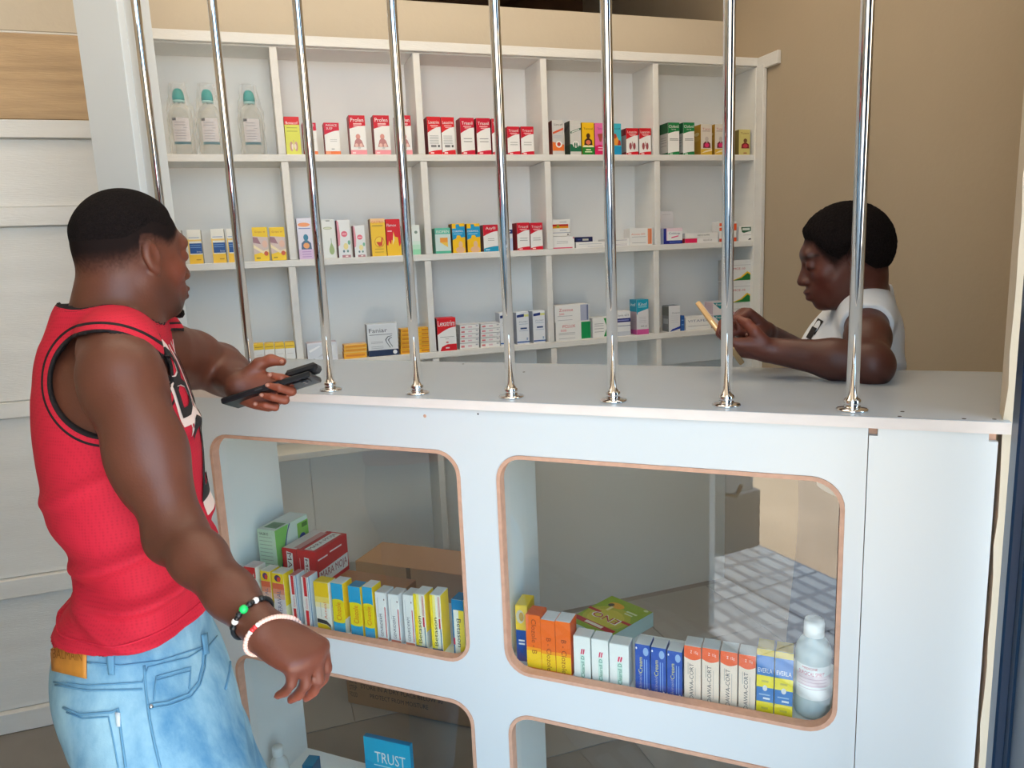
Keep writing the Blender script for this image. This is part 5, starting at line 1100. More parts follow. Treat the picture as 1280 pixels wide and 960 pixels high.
# ---- jersey
def jersey_mat():
    m = bpy.data.materials.new('red_mesh_jersey'); m.use_nodes = True; nt = m.node_tree; b = nt.nodes['Principled BSDF']
    tc = nt.nodes.new('ShaderNodeTexCoord'); vo = nt.nodes.new('ShaderNodeTexVoronoi'); vo.inputs['Scale'].default_value = 210; vo.inputs['Randomness'].default_value = 0.1
    nt.links.new(tc.outputs['Object'], vo.inputs['Vector'])
    r = nt.nodes.new('ShaderNodeMapRange'); r.inputs[1].default_value = .1; r.inputs[2].default_value = .5; r.inputs[3].default_value = .84; r.inputs[4].default_value = 1.04
    nt.links.new(vo.outputs['Distance'], r.inputs[0])
    mx = nt.nodes.new('ShaderNodeVectorMath'); mx.operation = 'SCALE'; mx.inputs[0].default_value = lin((198, 34, 56))
    nt.links.new(r.outputs[0], mx.inputs['Scale'])
    # piping: bands at set distances from the sewn edges (attribute = distance / 0.05 m)
    at_ = nt.nodes.new('ShaderNodeAttribute'); at_.attribute_name = 'Col'; cr = nt.nodes.new('ShaderNodeValToRGB'); cr.color_ramp.interpolation = 'CONSTANT'
    el = cr.color_ramp.elements; el[0].position = 0; el[0].color = (0, 0, 0, 1); el[1].position = .0055/.05; el[1].color = (1, 1, 1, 1)
    e = el.new(.012/.05); e.color = (0, 0, 0, 1); e = el.new(.0155/.05); e.color = (1, 1, 1, 1)
    sp_ = nt.nodes.new('ShaderNodeSeparateColor'); nt.links.new(at_.outputs['Color'], sp_.inputs[0]); nt.links.new(sp_.outputs[0], cr.inputs[0])
    mix = nt.nodes.new('ShaderNodeMix'); mix.data_type = 'RGBA'; mix.inputs[6].default_value = (*lin((30, 26, 28)), 1)
    nt.links.new(cr.outputs[0], mix.inputs[0]); nt.links.new(mx.outputs[0], mix.inputs[7]); nt.links.new(mix.outputs[2], b.inputs['Base Color'])
    bp = nt.nodes.new('ShaderNodeBump'); bp.inputs['Strength'].default_value = .2; bp.inputs['Distance'].default_value = .001
    nt.links.new(vo.outputs['Distance'], bp.inputs['Height']); nt.links.new(bp.outputs[0], b.inputs['Normal'])
    b.inputs['Roughness'].default_value = 0.75; b.inputs['Specular IOR Level'].default_value = .25
    return m
M_jer = jersey_mat(); M_blk = mat('black_piping', (30, 26, 28), 0.8); M_jpl = mat('plain_red_knit', (204, 36, 60), 0.75, spec=.25)
M_wht = mat('white_knit', (236, 214, 206), 0.75)
def wob(th, Z):
    z = Z.astype(np.float32); low = np.clip((zs[6]-z)/.14, 0, 1)
    z0 = zs[3]
    f1 = np.exp(-((z-z0-.012-.020*np.sin(th*1.3+1.0))/.011)**2)*.016
    f2 = np.exp(-((z-z0-.052-.030*np.sin(th*1.1+2.2))/.012)**2)*.013
    f3 = np.exp(-((z-z0+.040-.026*np.sin(th*1.7+0.3))/.011)**2)*.012
    f4 = np.exp(-((z-zs[8]+.02-.05*np.sin(th*1.0+1.8))/.012)**2)*.008
    g = .004*np.sin(5*th+9*z)*low
    bk = .35+.65*np.clip(np.sin(-th)*.6+.5, 0, 1)                      # folds gather on the near side
    return ((f1+f2+f3+f4)*bk+g-.003).astype(np.float32)
jl = np.minimum(cs.min(0), neckB[:2])-.24; jh = np.maximum(cs.max(0), neckB[:2])+.24
FJ = Field((jl[0], jl[1], zs[0]-.03), (jh[0], jh[1], neckB[2]+.12), 0.0042)
FJ.loft(zs, cs, ra, rb, MF, .02, grow=0.0, wob=wob)
traps(FJ, .007)
FJ.cone(neckB-MF*.02, neckB-MF*.03-UP*.04, .075, .085, .03)
# arm holes and neck opening
AHc = at(134, 480, 1.06); AHx, AHz = .080, .074; AHd = nrm(-ML)
gx = [FJ.lo[i]+FJ.h*np.arange(FJ.n[i]) for i in range(3)]
GX, GY, GZ = np.meshgrid(*gx, indexing='ij')
def armhole(P, c, d, along, rx, rz):
    q = P-c; q = q-np.outer(q@d, d) if P.ndim == 2 else q
    u = q@along; v = q@nrm(np.cross(along, d)); k0 = np.sqrt((u/rx)**2+(v/rz)**2); k1 = np.sqrt((u/rx**2)**2+(v/rz**2)**2)+1e-9
    return k0*(k0-1)/k1
PJ = np.stack([GX.ravel(), GY.ravel(), GZ.ravel()], 1)
ahR = lambda P: np.where((P-neckB)@(-ML) > .045, armhole(P, AHc, AHd, nrm(MF*.97-UP*.22), AHx, AHz), 1.0)
AHl = shL+MF*.01-UP*.03
ahL = lambda P: np.where((P-neckB)@ML > .045, armhole(P, AHl, nrm(ML), nrm(MF), .085, .075), 1.0)
NKc = neckB+UP*.050+MF*.012; NKn = nrm(UP*.93-MF*.34)
def neckd(P):
    q = P-NKc; z_ = q@NKn; r_ = np.linalg.norm(q-np.outer(z_, NKn), axis=1)
    return np.sqrt(r_**2+np.minimum(z_+.012, 0)**2*2.2)-.083
HEMP = np.array([*cs[0], .960]); HEMN = nrm(UP-MF*.05)
FJ.plane(HEMP, -HEMN)
FJ.F = np.maximum(FJ.F, -np.minimum(np.minimum(ahR(PJ), ahL(PJ)), neckd(PJ)).reshape(FJ.F.shape).astype(np.float32))
VJ, QJ = FJ.mesh(); VJ = relax(VJ, QJ, 1, .5)
nd_ = neckd(VJ); d1 = np.minimum(np.minimum(ahR(VJ), ahL(VJ)), np.where(nd_ < .008, nd_, .05))
jersey = surf_obj('jersey', VJ-MO, QJ, M_jer, man, col=np.repeat(np.clip(d1/.05, 0, 1)[:, None], 3, 1))
# hem band
def ring_pts(Vs, z, c, n=72, out=.001):
    bv = BVHTree.FromPolygons([Vector(v) for v in Vs[0]], [tuple(int(i) for i in q) for q in Vs[1]])
    return bv
bvJ = BVHTree.FromPolygons([tuple(v) for v in VJ], [tuple(int(i) for i in q) for q in QJ])
hp = []
for k in range(72):
    a_ = 2*math.pi*k/72; dr = Vector((math.cos(a_), math.sin(a_), 0)); o_ = Vector((*cs[0], (.960+.018)))+dr*.5; o_.z += .05*float(np.dot(MF[:2], (dr[0], dr[1])))*.13
    hit = bvJ.ray_cast(o_, -dr, 1.0)
    if hit[0] is not None: hp.append(hit[0]+dr*.0002-Vector(MO))
tube_obj('hem_seam', hp, .0016, M_jpl, jersey, 6, True)
# chest lettering wrapped on the jersey
def subdiv(V, Fs, mx):
    bm = bmesh.new(); vv = [bm.verts.new((x, y, 0)) for x, y in V]
    for f in Fs:
        try: bm.faces.new([vv[i] for i in f])
        except ValueError: pass
    bmesh.ops.triangulate(bm, faces=bm.faces)
    for _ in range(5):
        es = [e for e in bm.edges if e.calc_length() > mx]
        if not es: break
        bmesh.ops.subdivide_edges(bm, edges=es, cuts=1)
    bmesh.ops.triangulate(bm, faces=bm.faces)
    bm.verts.index_update()
    r_ = np.array([v.co[:2] for v in bm.verts]), [tuple(v.index for v in f.verts) for f in bm.faces]
    bm.free(); return r_
def chest_print(nm, V, Fs, x0, z0, w_, h_, m, off, slant=0.0):
    """letter shape, x0 metres from the chest centre towards the wearer's right, z0 base height"""
    V, Fs = subdiv(np.asarray(V)*np.array([w_, h_]), Fs, .010); out = []
    for x, y in V:
        z = z0+y+slant*x; cc = np.array([np.interp(z, zs, cs[:, 0]), np.interp(z, zs, cs[:, 1])])
        th_ = math.atan2(MF[1], MF[0])-(x0-x)/.15
        dr = Vector((math.cos(th_), math.sin(th_), 0)); o_ = Vector((cc[0], cc[1], z))+dr*.5
        hit = bvJ.ray_cast(o_, -dr, 1.0)
        p = hit[0] if hit[0] is not None else Vector((cc[0], cc[1], z))+dr*.13
        out.append(p+dr*off-Vector(MO))
    return mesh_obj(nm, out, Fs, m, jersey)
def fat(V, g): c = V.mean(0); return c+(V-c)*(1+g)
zb = at(230, 515, DM)[2]
for s_, x0, z0, w_, h_, nm in (('B', .108, zb-.002, .066, .110, 'chest_letter'), ('U', .034, zb+.004, .050, .092, 'chest_letter'), ('L', -.024, zb+.006, .040, .092, 'chest_letter'), ('L', -.068, zb+.006, .040, .092, 'chest_letter'), ('S', -.112, zb+.004, .050, .092, 'chest_letter')):
    tv, tf = text_mesh(s_)
    chest_print(nm+'_outline', fat(tv, .22), tf, x0, z0, w_, h_, M_wht, .0012); chest_print(nm, tv, tf, x0, z0, w_, h_, M_blk, .0024)
zb2 = at(255, 622, DM)[2]
for s_, x0 in (('2', .088), ('3', -.020)):
    tv, tf = text_mesh(s_)
    chest_print('chest_number_outline', fat(tv, .18), tf, x0, zb2-.004, .094, .143, M_wht, .0012); chest_print('chest_number', tv, tf, x0, zb2, .094, .133, M_blk, .0024)
# ---- jeans
def denim_mat():
    m = bpy.data.materials.new('washed_denim'); m.use_nodes = True; nt = m.node_tree; b = nt.nodes['Principled BSDF']
    tc = nt.nodes.new('ShaderNodeTexCoord'); mp = nt.nodes.new('ShaderNodeMapping'); mp.inputs['Scale'].default_value = (1, 1, .45)
    n = nt.nodes.new('ShaderNodeTexNoise'); n.inputs['Scale'].default_value = 9; n.inputs['Detail'].default_value = 8
    n.inputs['Roughness'].default_value = .62
    nt.links.new(tc.outputs['Object'], mp.inputs[0]); nt.links.new(mp.outputs[0], n.inputs['Vector'])
    cr = nt.nodes.new('ShaderNodeValToRGB'); cr.color_ramp.elements[0].position = .33; cr.color_ramp.elements[0].color = (*lin((66, 126, 168)), 1)
    cr.color_ramp.elements[1].position = .62; cr.color_ramp.elements[1].color = (*lin((158, 196, 212)), 1)
    nt.links.new(n.outputs['Fac'], cr.inputs[0]); nt.links.new(cr.outputs[0], b.inputs['Base Color'])
    n2 = nt.nodes.new('ShaderNodeTexNoise'); n2.inputs['Scale'].default_value = 500
    bp = nt.nodes.new('ShaderNodeBump'); bp.inputs['Strength'].default_value = .25; bp.inputs['Distance'].default_value = .001
    nt.links.new(tc.outputs['Object'], n2.inputs['Vector']); nt.links.new(n2.outputs['Fac'], bp.inputs['Height']); nt.links.new(bp.outputs[0], b.inputs['Normal'])
    b.inputs['Roughness'].default_value = .85; b.inputs['Specular IOR Level'].default_value = .2
    return m
M_den = denim_mat(); M_seam = mat('denim_seam', (96, 146, 178), 0.85)
jv = [(1010, 122, 322, .168), (960, 114, 318, .180), (905, 100, 308, .188), (865, 76, 298, .190), (825, 66, 284, .178), (795, 68, 270, .164), (762, 76, 266, .154), (735, 90, 262, .146)]
zj, cj, rja, rjb = [], [], [], []
for v, l, r_, b_ in jv:
    c = at((l+r_)/2, v, DM); zj.append(c[2]); cj.append(c[:2]); rja.append((r_-l)/2*DM/FPX*.885); rjb.append(b_)
zj, cj, rja, rjb = map(np.array, (zj, cj, rja, rjb))
pc = np.array([*cj[0], zj[0]])
hipR, hipL = pc-ML*.085+UP*.03, pc+ML*.085+UP*.03
kneeR, kneeL = np.array([*(pc-ML*.10+MF*.05)[:2], .46]), np.array([*(pc+ML*.10+MF*.10)[:2], .46])
footR, footL = np.array([*(pc-ML*.11-MF*.01)[:2], .075]), np.array([*(pc+ML*.12+MF*.07)[:2], .075])
FJn = Field((min(cj[:, 0].min(), footR[0], footL[0])-.26, min(cj[:, 1].min(), footR[1], footL[1])-.26, .03), (max(cj[:, 0].max(), footL[0])+.26, max(cj[:, 1].max(), footL[1])+.26, zj[-1]+.03), .006)
def wobj(th, Z):
    z = Z.astype(np.float32)
    return (.0035*np.exp(-((z-zj[2]-.03*np.sin(2*th))/.012)**2)+.003*np.exp(-((z-zj[1]+.02-.03*np.sin(2*th+1))/.014)**2)+.003*np.sin(4*th+30*z)*np.clip((zj[3]-z)/.06, 0, 1)).astype(np.float32)
FJn.loft(zj, cj, rja, rjb, MF, .04, wob=wobj)
for hp_, kn, ft in ((hipR, kneeR, footR), (hipL, kneeL, footL)):
    FJn.cone(hp_, kn, .118, .082, .05); FJn.cone(kn, ft+UP*.02, .082, .062, .04)
FJn.plane((0, 0, .06), (0, 0, -1)); FJn.plane((0, 0, .992), UP)
VN, QN = FJn.mesh(); VN = relax(VN, QN, 1, .5)
jeans = surf_obj('jeans', VN-MO, QN, M_den, man)
bvN = BVHTree.FromPolygons([tuple(v) for v in VN], [tuple(int(i) for i in q) for q in QN])
def on_jeans(u, v, off=.0012):
    d = Vector(ray(u, v)).normalized(); hit = bvN.ray_cast(Vector(CP), d, 5.0)
    return (hit[0]+hit[1]*off-Vector(MO)) if hit[0] is not None else None
def seam(nm, pts, r_=.0013, m=M_seam, parent=None, step=6):
    out = []
    for (u0, v0), (u1, v1) in zip(pts[:-1], pts[1:]):
        n = max(1, int(math.hypot(u1-u0, v1-v0)/step))
        for i in range(n): out.append(on_jeans(u0+(u1-u0)*i/n, v0+(v1-v0)*i/n))
    out.append(on_jeans(*pts[-1])); out = [o for o in out if o is not None]
    if len(out) > 1: return tube_obj(nm, out, r_, m, parent or jeans, 6)
def patch(nm, quad, m, off=.0025, nu=8, nv=6, parent=None):
    (a_, b_, c_, d_) = [np.array(p, float) for p in quad]; vs_, fs = [], []
    for j in range(nv+1):
        for i in range(nu+1):
            p = (a_*(1-i/nu)+b_*i/nu)*(1-j/nv)+(d_*(1-i/nu)+c_*i/nu)*j/nv
            q = on_jeans(p[0], p[1], off); vs_.append(q if q is not None else (vs_[-1] if vs_ else Vector((0, 0, 0))))
    for j in range(nv):
        for i in range(nu): fs.append((j*(nu+1)+i, j*(nu+1)+i+1, (j+1)*(nu+1)+i+1, (j+1)*(nu+1)+i))
    o = mesh_obj(nm, vs_, fs, m, parent or jeans, smooth=True)
    md = o.modifiers.new('thick', 'SOLIDIFY'); md.thickness = .0016; md.offset = 0
    return o
seam('waistband_seam', [(68, 852), (110, 857), (178, 853), (185, 834), (235, 822), (262, 806), (275, 790)])
seam('waistband_seam', [(110, 828), (150, 832), (200, 826), (255, 808)])
seam('side_seam', [(180, 832), (182, 862), (187, 900), (193, 930), (201, 962)], .0018)
seam('pocket_edge', [(254, 806), (253, 830), (248, 852), (235, 868), (210, 878), (184, 882)], .0022)
seam('pocket_edge', [(257, 810), (256, 834), (250, 856), (238, 872), (212, 882), (188, 886)], .0012)
seam('coin_pocket', [(192, 876), (195, 846), (238, 834), (236, 862)], .0013)
seam('coin_pocket', [(195, 851), (238, 839)], .001)
seam('back_yoke', [(70, 856), (110, 863), (178, 862)], .0014)
seam('back_pocket', [(80, 884), (100, 893), (140, 890), (148, 886), (152, 920), (158, 962)], .0018)
seam('back_pocket', [(84, 890), (104, 898), (136, 896), (142, 925), (149, 962)], .0011)
seam('fly_seam', [(283, 790), (288, 815), (286, 840), (281, 862)], .002)
patch('leather_patch', ((66, 806), (110, 812), (110, 848), (68, 838)), mat('tan_leather', (196, 128, 44), 0.6, noise=.12, nscale=60), .003)
pl = [c for c in man.children_recursive if c.name.startswith('leather_patch')][0]
tv, tf = text_mesh('BALMAIN')
V3 = [on_jeans(70+36*x, 822-11*y+4*x, .0046) for x, y in tv]
if all(v is not None for v in V3): mesh_obj('stamped_lettering', V3, tf, mat('stamped_leather', (150, 92, 30), 0.7), pl)
patch('belt_loop', ((134, 812), (144, 813), (144, 843), (137, 843)), M_seam, .004, 3, 6)
patch('belt_loop', ((249, 794), (256, 791), (259, 818), (253, 820)), M_seam, .004, 3, 6)
patch('pocket_tab', ((145, 890), (151, 891), (151, 908), (147, 908)), pm((210, 220, 228)), .003, 2, 3)
rv = on_jeans(188.5, 883, .001)
if rv is not None:
    bm = bmesh.new(); bmesh.ops.create_icosphere(bm, subdivisions=2, radius=.0035); bmesh.ops.translate(bm, verts=bm.verts, vec=rv); bm_obj('rivet', bm, mat('rivet_metal', (190, 190, 190), .3, metal=1), jeans, True)
for ft in (footR, footL):
    FS = Field(ft-.22, ft+.25, .006)
    FS.cone(ft+UP*-.02, ft+MF*.13-UP*.038, .048, .036, .02, flat=(UP, .9)); FS.cone(ft, ft+UP*.05, .045, .05, .02); FS.plane((0, 0, .002), (0, 0, -1))
    v_, q_ = FS.mesh(); surf_obj('shoe', v_-MO, q_, mat('dark_shoe', (50, 48, 48), .6), man)
# ---- bracelets on the right wrist
def ring_on(bv, P0, ax, n, out, rmax=.08):
    ax = nrm(ax); a_ = nrm(np.cross(ax, UP)); b_ = np.cross(ax, a_); pts = []
    for k in range(n):
        t = 2*math.pi*k/n; d = a_*math.cos(t)+b_*math.sin(t)
        hit = bv.ray_cast(Vector(P0+d*rmax), Vector(-d), rmax)
        pts.append((hit[0] if hit[0] is not None else Vector(P0+d*.03))+Vector(d)*out)
    return pts
bvB = BVHTree.FromPolygons([tuple(v) for v in VB], [tuple(int(i) for i in q) for q in QB])
fa = nrm(wrR-elR); M_bead = {k: mat('bead_'+k, c, .35) for k, c in (('black', (24, 24, 26)), ('green', (30, 200, 100)), ('white', (236, 226, 220)), ('red', (214, 50, 50)), ('pink', (232, 190, 176)))}
def bead(p, r_, m, parent):
    bm = bmesh.new(); bmesh.ops.create_icosphere(bm, subdivisions=2, radius=r_); bmesh.ops.translate(bm, verts=bm.verts, vec=Vector(p)-Vector(MO)); return bm_obj('bead', bm, m, parent, True)
b1 = ring_on(bvB, wrR-fa*.026, nrm(fa+CF*.15), 40, .0022)
br1 = tube_obj('black_bracelet', [Vector(p)-Vector(MO) for p in b1], .0030, M_bead['black'], man, 8, True)
vis = sorted(range(40), key=lambda k: (Vector(b1[k])-Vector(CP)).length)
k0 = vis[0]
for dk, c_, rr in ((0, 'green', .0056), (4, 'white', .0042), (-4, 'white', .0042), (2, 'black', .0042), (-2, 'black', .0042), (6, 'black', .0042), (-6, 'black', .0042)):
    bead(b1[(k0+dk) % 40], rr, M_bead[c_], br1)
b2 = ring_on(bvB, wrR+fa*.010, nrm(fa-CF*.1), 44, .0022)
br2 = tube_obj('beaded_bracelet', [Vector(p)-Vector(MO) for p in b2], .0012, M_bead['black'], man, 6, True)
k0 = sorted(range(44), key=lambda k: (Vector(b2[k])-Vector(CP)).length)[0]
for k in range(44):
    dk = (k-k0+22) % 44-22
    bead(b2[k], .0030, M_bead['red' if dk in (1, 2) else ('white' if dk in (0, 3) else 'pink')], br2)
# ---- phone in the left hand
ph = bpy.data.objects.new('mobile_phone', None); COL.objects.link(ph); tag(ph, 'black mobile phone with camera bump held in the hand of the man', 'phone')
pA, pB = at(277, 502, 1.372), at(388, 467, 1.372); Lx = nrm(pB-pA); Wy = nrm(FM*.90-UP*.40); Wy = nrm(Wy-(Wy@Lx)*Lx); Nz = np.cross(Lx, Wy)
mw_ = Matrix.Identity(4)
for i in range(3): mw_[i][0] = Lx[i]; mw_[i][1] = Wy[i]; mw_[i][2] = Nz[i]; mw_[i][3] = ((pA+pB)/2)[i]
ph.matrix_world = mw_
M_ph = mat('black_phone_case', (18, 19, 22), .35); plen = np.linalg.norm(pB-pA)
bm = bmesh.new(); bm_box(bm, (-plen/2, -.005, -.0060), (plen/2, .068, .0055), .0025); bm_obj('case', bm, M_ph, ph)
bm = bmesh.new(); bm_box(bm, (-plen/2+.004, -.001, .0056), (plen/2-.004, .064, .0061), 0); bm_obj('screen', bm, mat('dark_screen', (8, 9, 12), .08), ph)
bm = bmesh.new(); bm_box(bm, (plen/2-.040, .004, -.0085), (plen/2-.008, .030, -.0061), .0014); cbp = bm_obj('camera_bump', bm, M_ph, ph)
for yy in (.011, .022): lathe_obj('lens', [(.0042, -.0098), (.0042, -.0086)], mat('lens_glass', (60, 64, 70), .05), ph, 16, (plen/2-.018, yy, 0))
bm = bmesh.new(); bm_box(bm, (plen/2-.052, .012, .0062), (plen/2+.012, .050, .0245), .006); bm_obj('pop_grip', bm, M_ph, ph)
for xx in (-.02, .012): 
    bm = bmesh.new(); bm_box(bm, (xx, -.0058, -.0012), (xx+.014, -.005, .0012), 0); bm_obj('side_button', bm, mat('button_grey', (60, 62, 66), .4), ph)
# finger nails on the hand holding the phone
M_nail = mat('finger_nail', (172, 118, 100), .35)
for (p, d) in tipsL:
    pn = p-CF*.0060+d*.001
    bm = bmesh.new(); bmesh.ops.create_icosphere(bm, subdivisions=2, radius=.0046); bmesh.ops.scale(bm, verts=bm.verts, vec=(1, 1, .9)); bmesh.ops.translate(bm, verts=bm.verts, vec=Vector(pn)-Vector(MO)); bm_obj('finger_nail', bm, M_nail, man, True)
# ---------------------------------------------------------------- the person behind the counter
DW = 1.70
wom = empty('person', (*at(1078, 440, DW)[:2], 0)); WO = np.array(wom.location)
tag(wom, 'person in white T-shirt leaning on the countertop looking at a gold phone', 'person')
RW_, FW_ = view_axes(1075, 420); WF = nrm(-RW_*.99-FW_*.14); WL = np.cross(UP, WF)
wl_ = [(1000, 1030, 1130, .17), (700, 1020, 1126, .165), (560, 1012, 1122, .155), (480, 1000, 1123, .152), (440, 998, 1127, .160), (412, 1009, 1127, .160), (388, 1030, 1120, .148), (366, 1052, 1102, .095)]
zw, cw, wa, wb_ = [], [], [], []
for v, l, r_, b_ in wl_:
    c = at((l+r_)/2, v, DW); zw.append(c[2]); cw.append(c[:2]); wa.append((r_-l)/2*DW/FPX*.90); wb_.append(b_)
zw, cw, wa, wb_ = map(np.array, (zw, cw, wa, wb_))
sL, eL, kL = at(1082, 394, 1.575), at(1087, 455, 1.405), at(962, 438, 1.49)
sR_, eR_, kR = at(1072, 392, 1.83), at(1035, 462, 1.75), at(957, 417, 1.585)
nB, hC = at(1080, 372, 1.69), at(1055, 322, 1.60)
hf2 = nrm(-RW_*.965-FW_*.12-UP*.24); HW = Head(hC, hf2, UP, 0.86)
lo = np.minimum.reduce([sL, eL, kL, sR_, eR_, kR, hC])-.17; hi = np.maximum.reduce([sL, eL, kL, sR_, eR_, kR, hC])+.17
FW = Field(lo, hi, .0035)
FW.loft(zw, cw, wa, wb_, WF, .02, grow=-.012)
def traps2(Fd, g):
    for sh in (sL, sR_):
        Fd.cone(nB, sh*.7+nB*.3+UP*.004, .046+g, .042+g, .03); Fd.cone(sh*.7+nB*.3+UP*.004, sh, .042+g, .041+g, .03)
traps2(FW, 0)
FW.chain([nB-UP*.02, HW.w(-.03, 0, -.05), HW.w(-.03, 0, -.01)], [.050, .046, .046], .03)
FW.chain([sL, sL*.5+eL*.5, eL], [.046, .041, .036], .02); FW.ell(eL+RH*.004-UP*.004-FH*.006, (.036, .036, .036), None, .02)
FW.chain([eL, eL*.65+kL*.35, kL], [.037, .037, .0255], .02)
FW.chain([sR_, eR_, kR], [.043, .036, .024], .02)
XW = nrm(-RH*.93+UP*.10+FH*.20); NW = nrm(UP*.75+RH*.25+FH*.35)
tw1 = hand(FW, kL, XW, NW, False, .84, [(38, 52, 30), (42, 56, 32), (46, 58, 34), (52, 60, 34)], .05, thumb=[(.020, .026, .012), (.042, .038, .030), (.060, .036, .050), (.078, .030, .062)])
XW2 = nrm(-RH*.72+UP*.62-FH*.12); NW2 = nrm(-RH*.50-UP*.62-FH*.25)
tw2 = hand(FW, kR, XW2, NW2, True, .84, [(62, 78, 36), (66, 82, 38), (72, 84, 40), (76, 84, 40)], .05, thumb=[(.020, .026, .012), (.040, .038, .030), (.056, .034, .046), (.070, .026, .056)])
HW.build(FW, fem=True)
VW, QW = FW.mesh(); VW = relax(VW, QW, 1, .4)
def wom_extra(V, L, c):
    hl = np.interp(L[:, 0], [-.12, -.06, -.02, .0, .03, .05, .065, .09], [-.05, -.045, -.01, .0, -.015, .015, .05, .066])
    f = np.clip((L[:, 2]-hl+.016)/.034, 0, 1)*(np.abs(L).max(1) < .16)*(L[:, 0] < .085)
    f = f*f*(3-2*f); rs = np.random.RandomState(4).uniform(-1, 1, len(V)); f = np.clip(f+.5*rs*f*(1-f), 0, 1); stub = f
    c = c*(1-.95*f[:, None])+np.array(lin((24, 19, 19)))*(.95*f[:, None])
    brow = np.exp(-(((L[:, 2]-.022-.10*(.05-np.abs(np.abs(L[:, 1])-.034)))/.004)**2))*(np.abs(np.abs(L[:, 1])-.036) < .02)*(L[:, 0] > .05)*(np.abs(L).max(1) < .16)
    c = c*(1-.75*brow[:, None])
    lash = np.exp(-(((L[:, 2]+.004)/.0022)**2))*(np.abs(np.abs(L[:, 1])-.034) < .015)*(L[:, 0] > .07)*(np.abs(L).max(1) < .16)
    c = c*(1-.85*lash[:, None])
    for W, X, N in ((kL, XW, NW), (kR, XW2, NW2)):
        q = V-W; a_ = q@nrm(X); b_ = q@nrm(N); near = np.clip(a_/.05, 0, 1)*(np.linalg.norm(q, axis=1) < .16)
        c = c*(1+(np.clip((b_-.006)/.02, 0, 1)*near)[:, None]*np.array([.5, .4, .32]))
    return c, stub
surf_obj('body', VW-WO, QW, M_skin, wom, col=skin_col(VW, SK_W*np.array([.55, .46, .46]), HW, wom_extra))
VH, QH = hair_mesh(HW, hC-.16, hC+.17, .0034, .011, [(-.14, -.082), (-.06, -.070), (-.03, -.020), (-.01, .008), (.02, -.004), (.035, .008), (.05, .030), (.065, .056), (.09, .068)], taper=.035)
Lh = HW.loc(VH); rng_ = np.random.RandomState(5)
VH = VH+(VH-hC)/np.linalg.norm(VH-hC, axis=1)[:, None]*(rng_.uniform(-.0012, .0012, len(VH))[:, None])
surf_obj('hair', VH-WO, QH, M_hair, wom)
# T-shirt
FT = Field((min(cw[:, 0].min(), sL[0], sR_[0])-.2, min(cw[:, 1].min(), sL[1])-.2, .95), (max(cw[:, 0].max(), sR_[0])+.2, max(cw[:, 1].max(), sR_[1])+.2, nB[2]+.12), .0042)
def wobw(th, Z):
    z = Z.astype(np.float32); return (.004*np.sin(3*th+26*z)*np.clip((zw[5]-z)/.05, 0, 1)+.004*np.exp(-((z-zw[4]-.03*np.sin(th*1.2+.6))/.012)**2)).astype(np.float32)
FT.loft(zw, cw, wa, wb_, WF, .02, grow=.002, wob=wobw)
traps2(FT, .007)
for a_, b_ in ((sL, eL), (sR_, eR_)):
    FT.cone(a_, a_*.68+b_*.32, .056, .051, .02)
gx = [FT.lo[i]+FT.h*np.arange(FT.n[i]) for i in range(3)]; G_ = np.meshgrid(*gx, indexing='ij'); PT_ = np.stack([g.ravel() for g in G_], 1)
NKc2 = nB+UP*.055+WF*.010; NKn2 = nrm(UP*.86+WF*-.5)
def neckd2(P):
    q = P-NKc2; z_ = q@NKn2; r_ = np.linalg.norm(q-np.outer(z_, NKn2), axis=1); return np.sqrt(r_**2+np.minimum(z_+.02, 0)**2*2.5)-.066
cut = neckd2(PT_)
for a_, b_ in ((sL, eL), (sR_, eR_)):
    ax_ = nrm(b_-a_); q = PT_-(a_*.74+b_*.26); al = q@ax_; rr = np.linalg.norm(q-np.outer(al, ax_), axis=1)
    cut = np.minimum(cut, np.maximum(-al, rr-.075))
FT.F = np.maximum(FT.F, -cut.reshape(FT.F.shape).astype(np.float32))
VT, QT = FT.mesh(); VT = relax(VT, QT, 1, .5)
tee = surf_obj('t_shirt', VT-WO, QT, mat('white_cotton', (224, 230, 238), .85, spec=.2, noise=.03, nscale=30, bump=.15, bscale=90), wom)
bvT = BVHTree.FromPolygons([tuple(v) for v in VT], [tuple(int(i) for i in q) for q in QT])
def on_tee(u, v, off=.0015):
    hit = bvT.ray_cast(Vector(CP), Vector(ray(u, v)).normalized(), 5.0)
    return (hit[0]+hit[1]*off-Vector(WO)) if hit[0] is not None else None
for quad in (((1023, 398), (1030, 402), (1019, 419), (1013, 416)), ((1016, 408), (1022, 411), (1014, 425), (1008, 422)), ((1010, 424), (1019, 427), (1018, 431), (1009, 430))):
    V3 = [on_tee(*q) for q in quad]
    if all(v is not None for v in V3): mesh_obj('chest_print', V3, [(0, 1, 2, 3)], M_blk, tee)
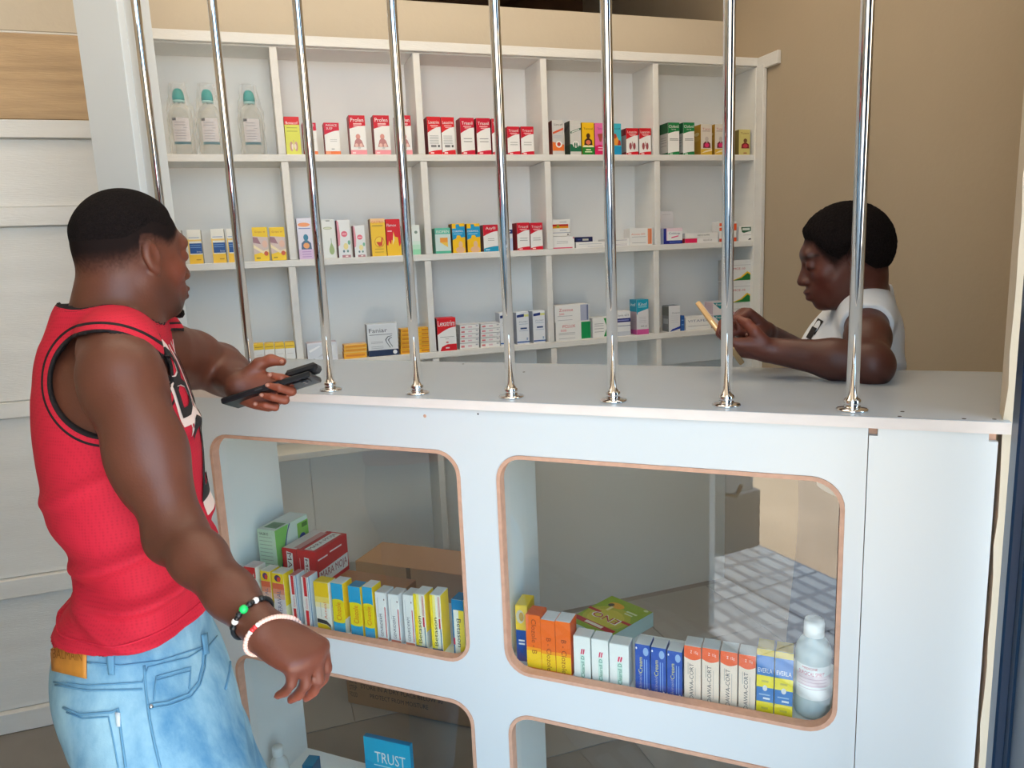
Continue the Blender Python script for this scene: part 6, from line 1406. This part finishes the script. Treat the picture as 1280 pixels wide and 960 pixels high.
# skirt to the floor
FK = Field((cw[:, 0].min()-.3, cw[:, 1].min()-.3, 0.03), (cw[:, 0].max()+.3, cw[:, 1].max()+.3, 1.02), .008)
cb = np.array(cw[1])+np.array([0, .10]); FK.loft([.06, .5, .85, .99], [cb, cb, cb, np.array(cw[2])+np.array([0, .03])], [.15, .15, .135, .12], [.17, .17, .165, .155], WF, .02, wob=lambda th, Z: (.012*np.sin(9*th)*np.clip((.9-Z)/.5, 0, 1)).astype(np.float32))
v_, q_ = FK.mesh(); surf_obj('skirt', v_-WO, q_, mat('dark_skirt', (52, 44, 60), .85), wom)
for sd in (-1, 1):
    FS = Field((cb[0]-.3, cb[1]-.3, 0), (cb[0]+.3, cb[1]+.3, .12), .006); ft = np.array([*cb, .03])+WL*.08*sd
    FS.cone(ft-WF*.05, ft+WF*.12, .034, .030, .02); FS.plane((0, 0, .002), (0, 0, -1)); v_, q_ = FS.mesh(); surf_obj('shoe', v_-WO, q_, mat('dark_shoe', (50, 48, 48), .6), wom)
for (p, d) in tw2[:2]+tw1[:1]:
    bm = bmesh.new(); bmesh.ops.create_icosphere(bm, subdivisions=2, radius=.0042); bmesh.ops.translate(bm, verts=bm.verts, vec=Vector(p-CF*.006+d*.001)-Vector(WO)); bm_obj('finger_nail', bm, M_nail, wom, True)
# gold phone
gp = bpy.data.objects.new('mobile_phone', None); COL.objects.link(gp); tag(gp, 'gold mobile phone held in both hands behind the seventh bar', 'phone')
gA, gB = at(922, 446, 1.50), at(878, 387, 1.60); Lx = nrm(gB-gA); Wy = nrm(FH*.97+RH*.12+UP*.08); Wy = nrm(Wy-(Wy@Lx)*Lx); Nz = np.cross(Lx, Wy)
mw_ = Matrix.Identity(4)
for i in range(3): mw_[i][0] = Lx[i]; mw_[i][1] = Wy[i]; mw_[i][2] = Nz[i]; mw_[i][3] = ((gA+gB)/2)[i]
gp.matrix_world = mw_; pl_ = np.linalg.norm(gB-gA)
M_gold = mat('gold_metal', (190, 156, 110), .4, metal=.35)
bm = bmesh.new(); bm_box(bm, (-pl_/2, -.034, -.0055), (pl_/2, .034, .0055), .002); bm_obj('case', bm, M_gold, gp)
bm = bmesh.new(); bm_box(bm, (-pl_/2+.010, -.031, -.0062), (pl_/2-.010, .031, -.0056), 0); bm_obj('screen', bm, mat('pale_screen_glass', (226, 222, 214), .1), gp)
bm = bmesh.new(); bm_box(bm, (-.012, -.0352, -.0012), (.012, -.034, .0012), 0); bm_obj('side_button', bm, mat('gold_button', (236, 222, 190), .3, metal=.6), gp)
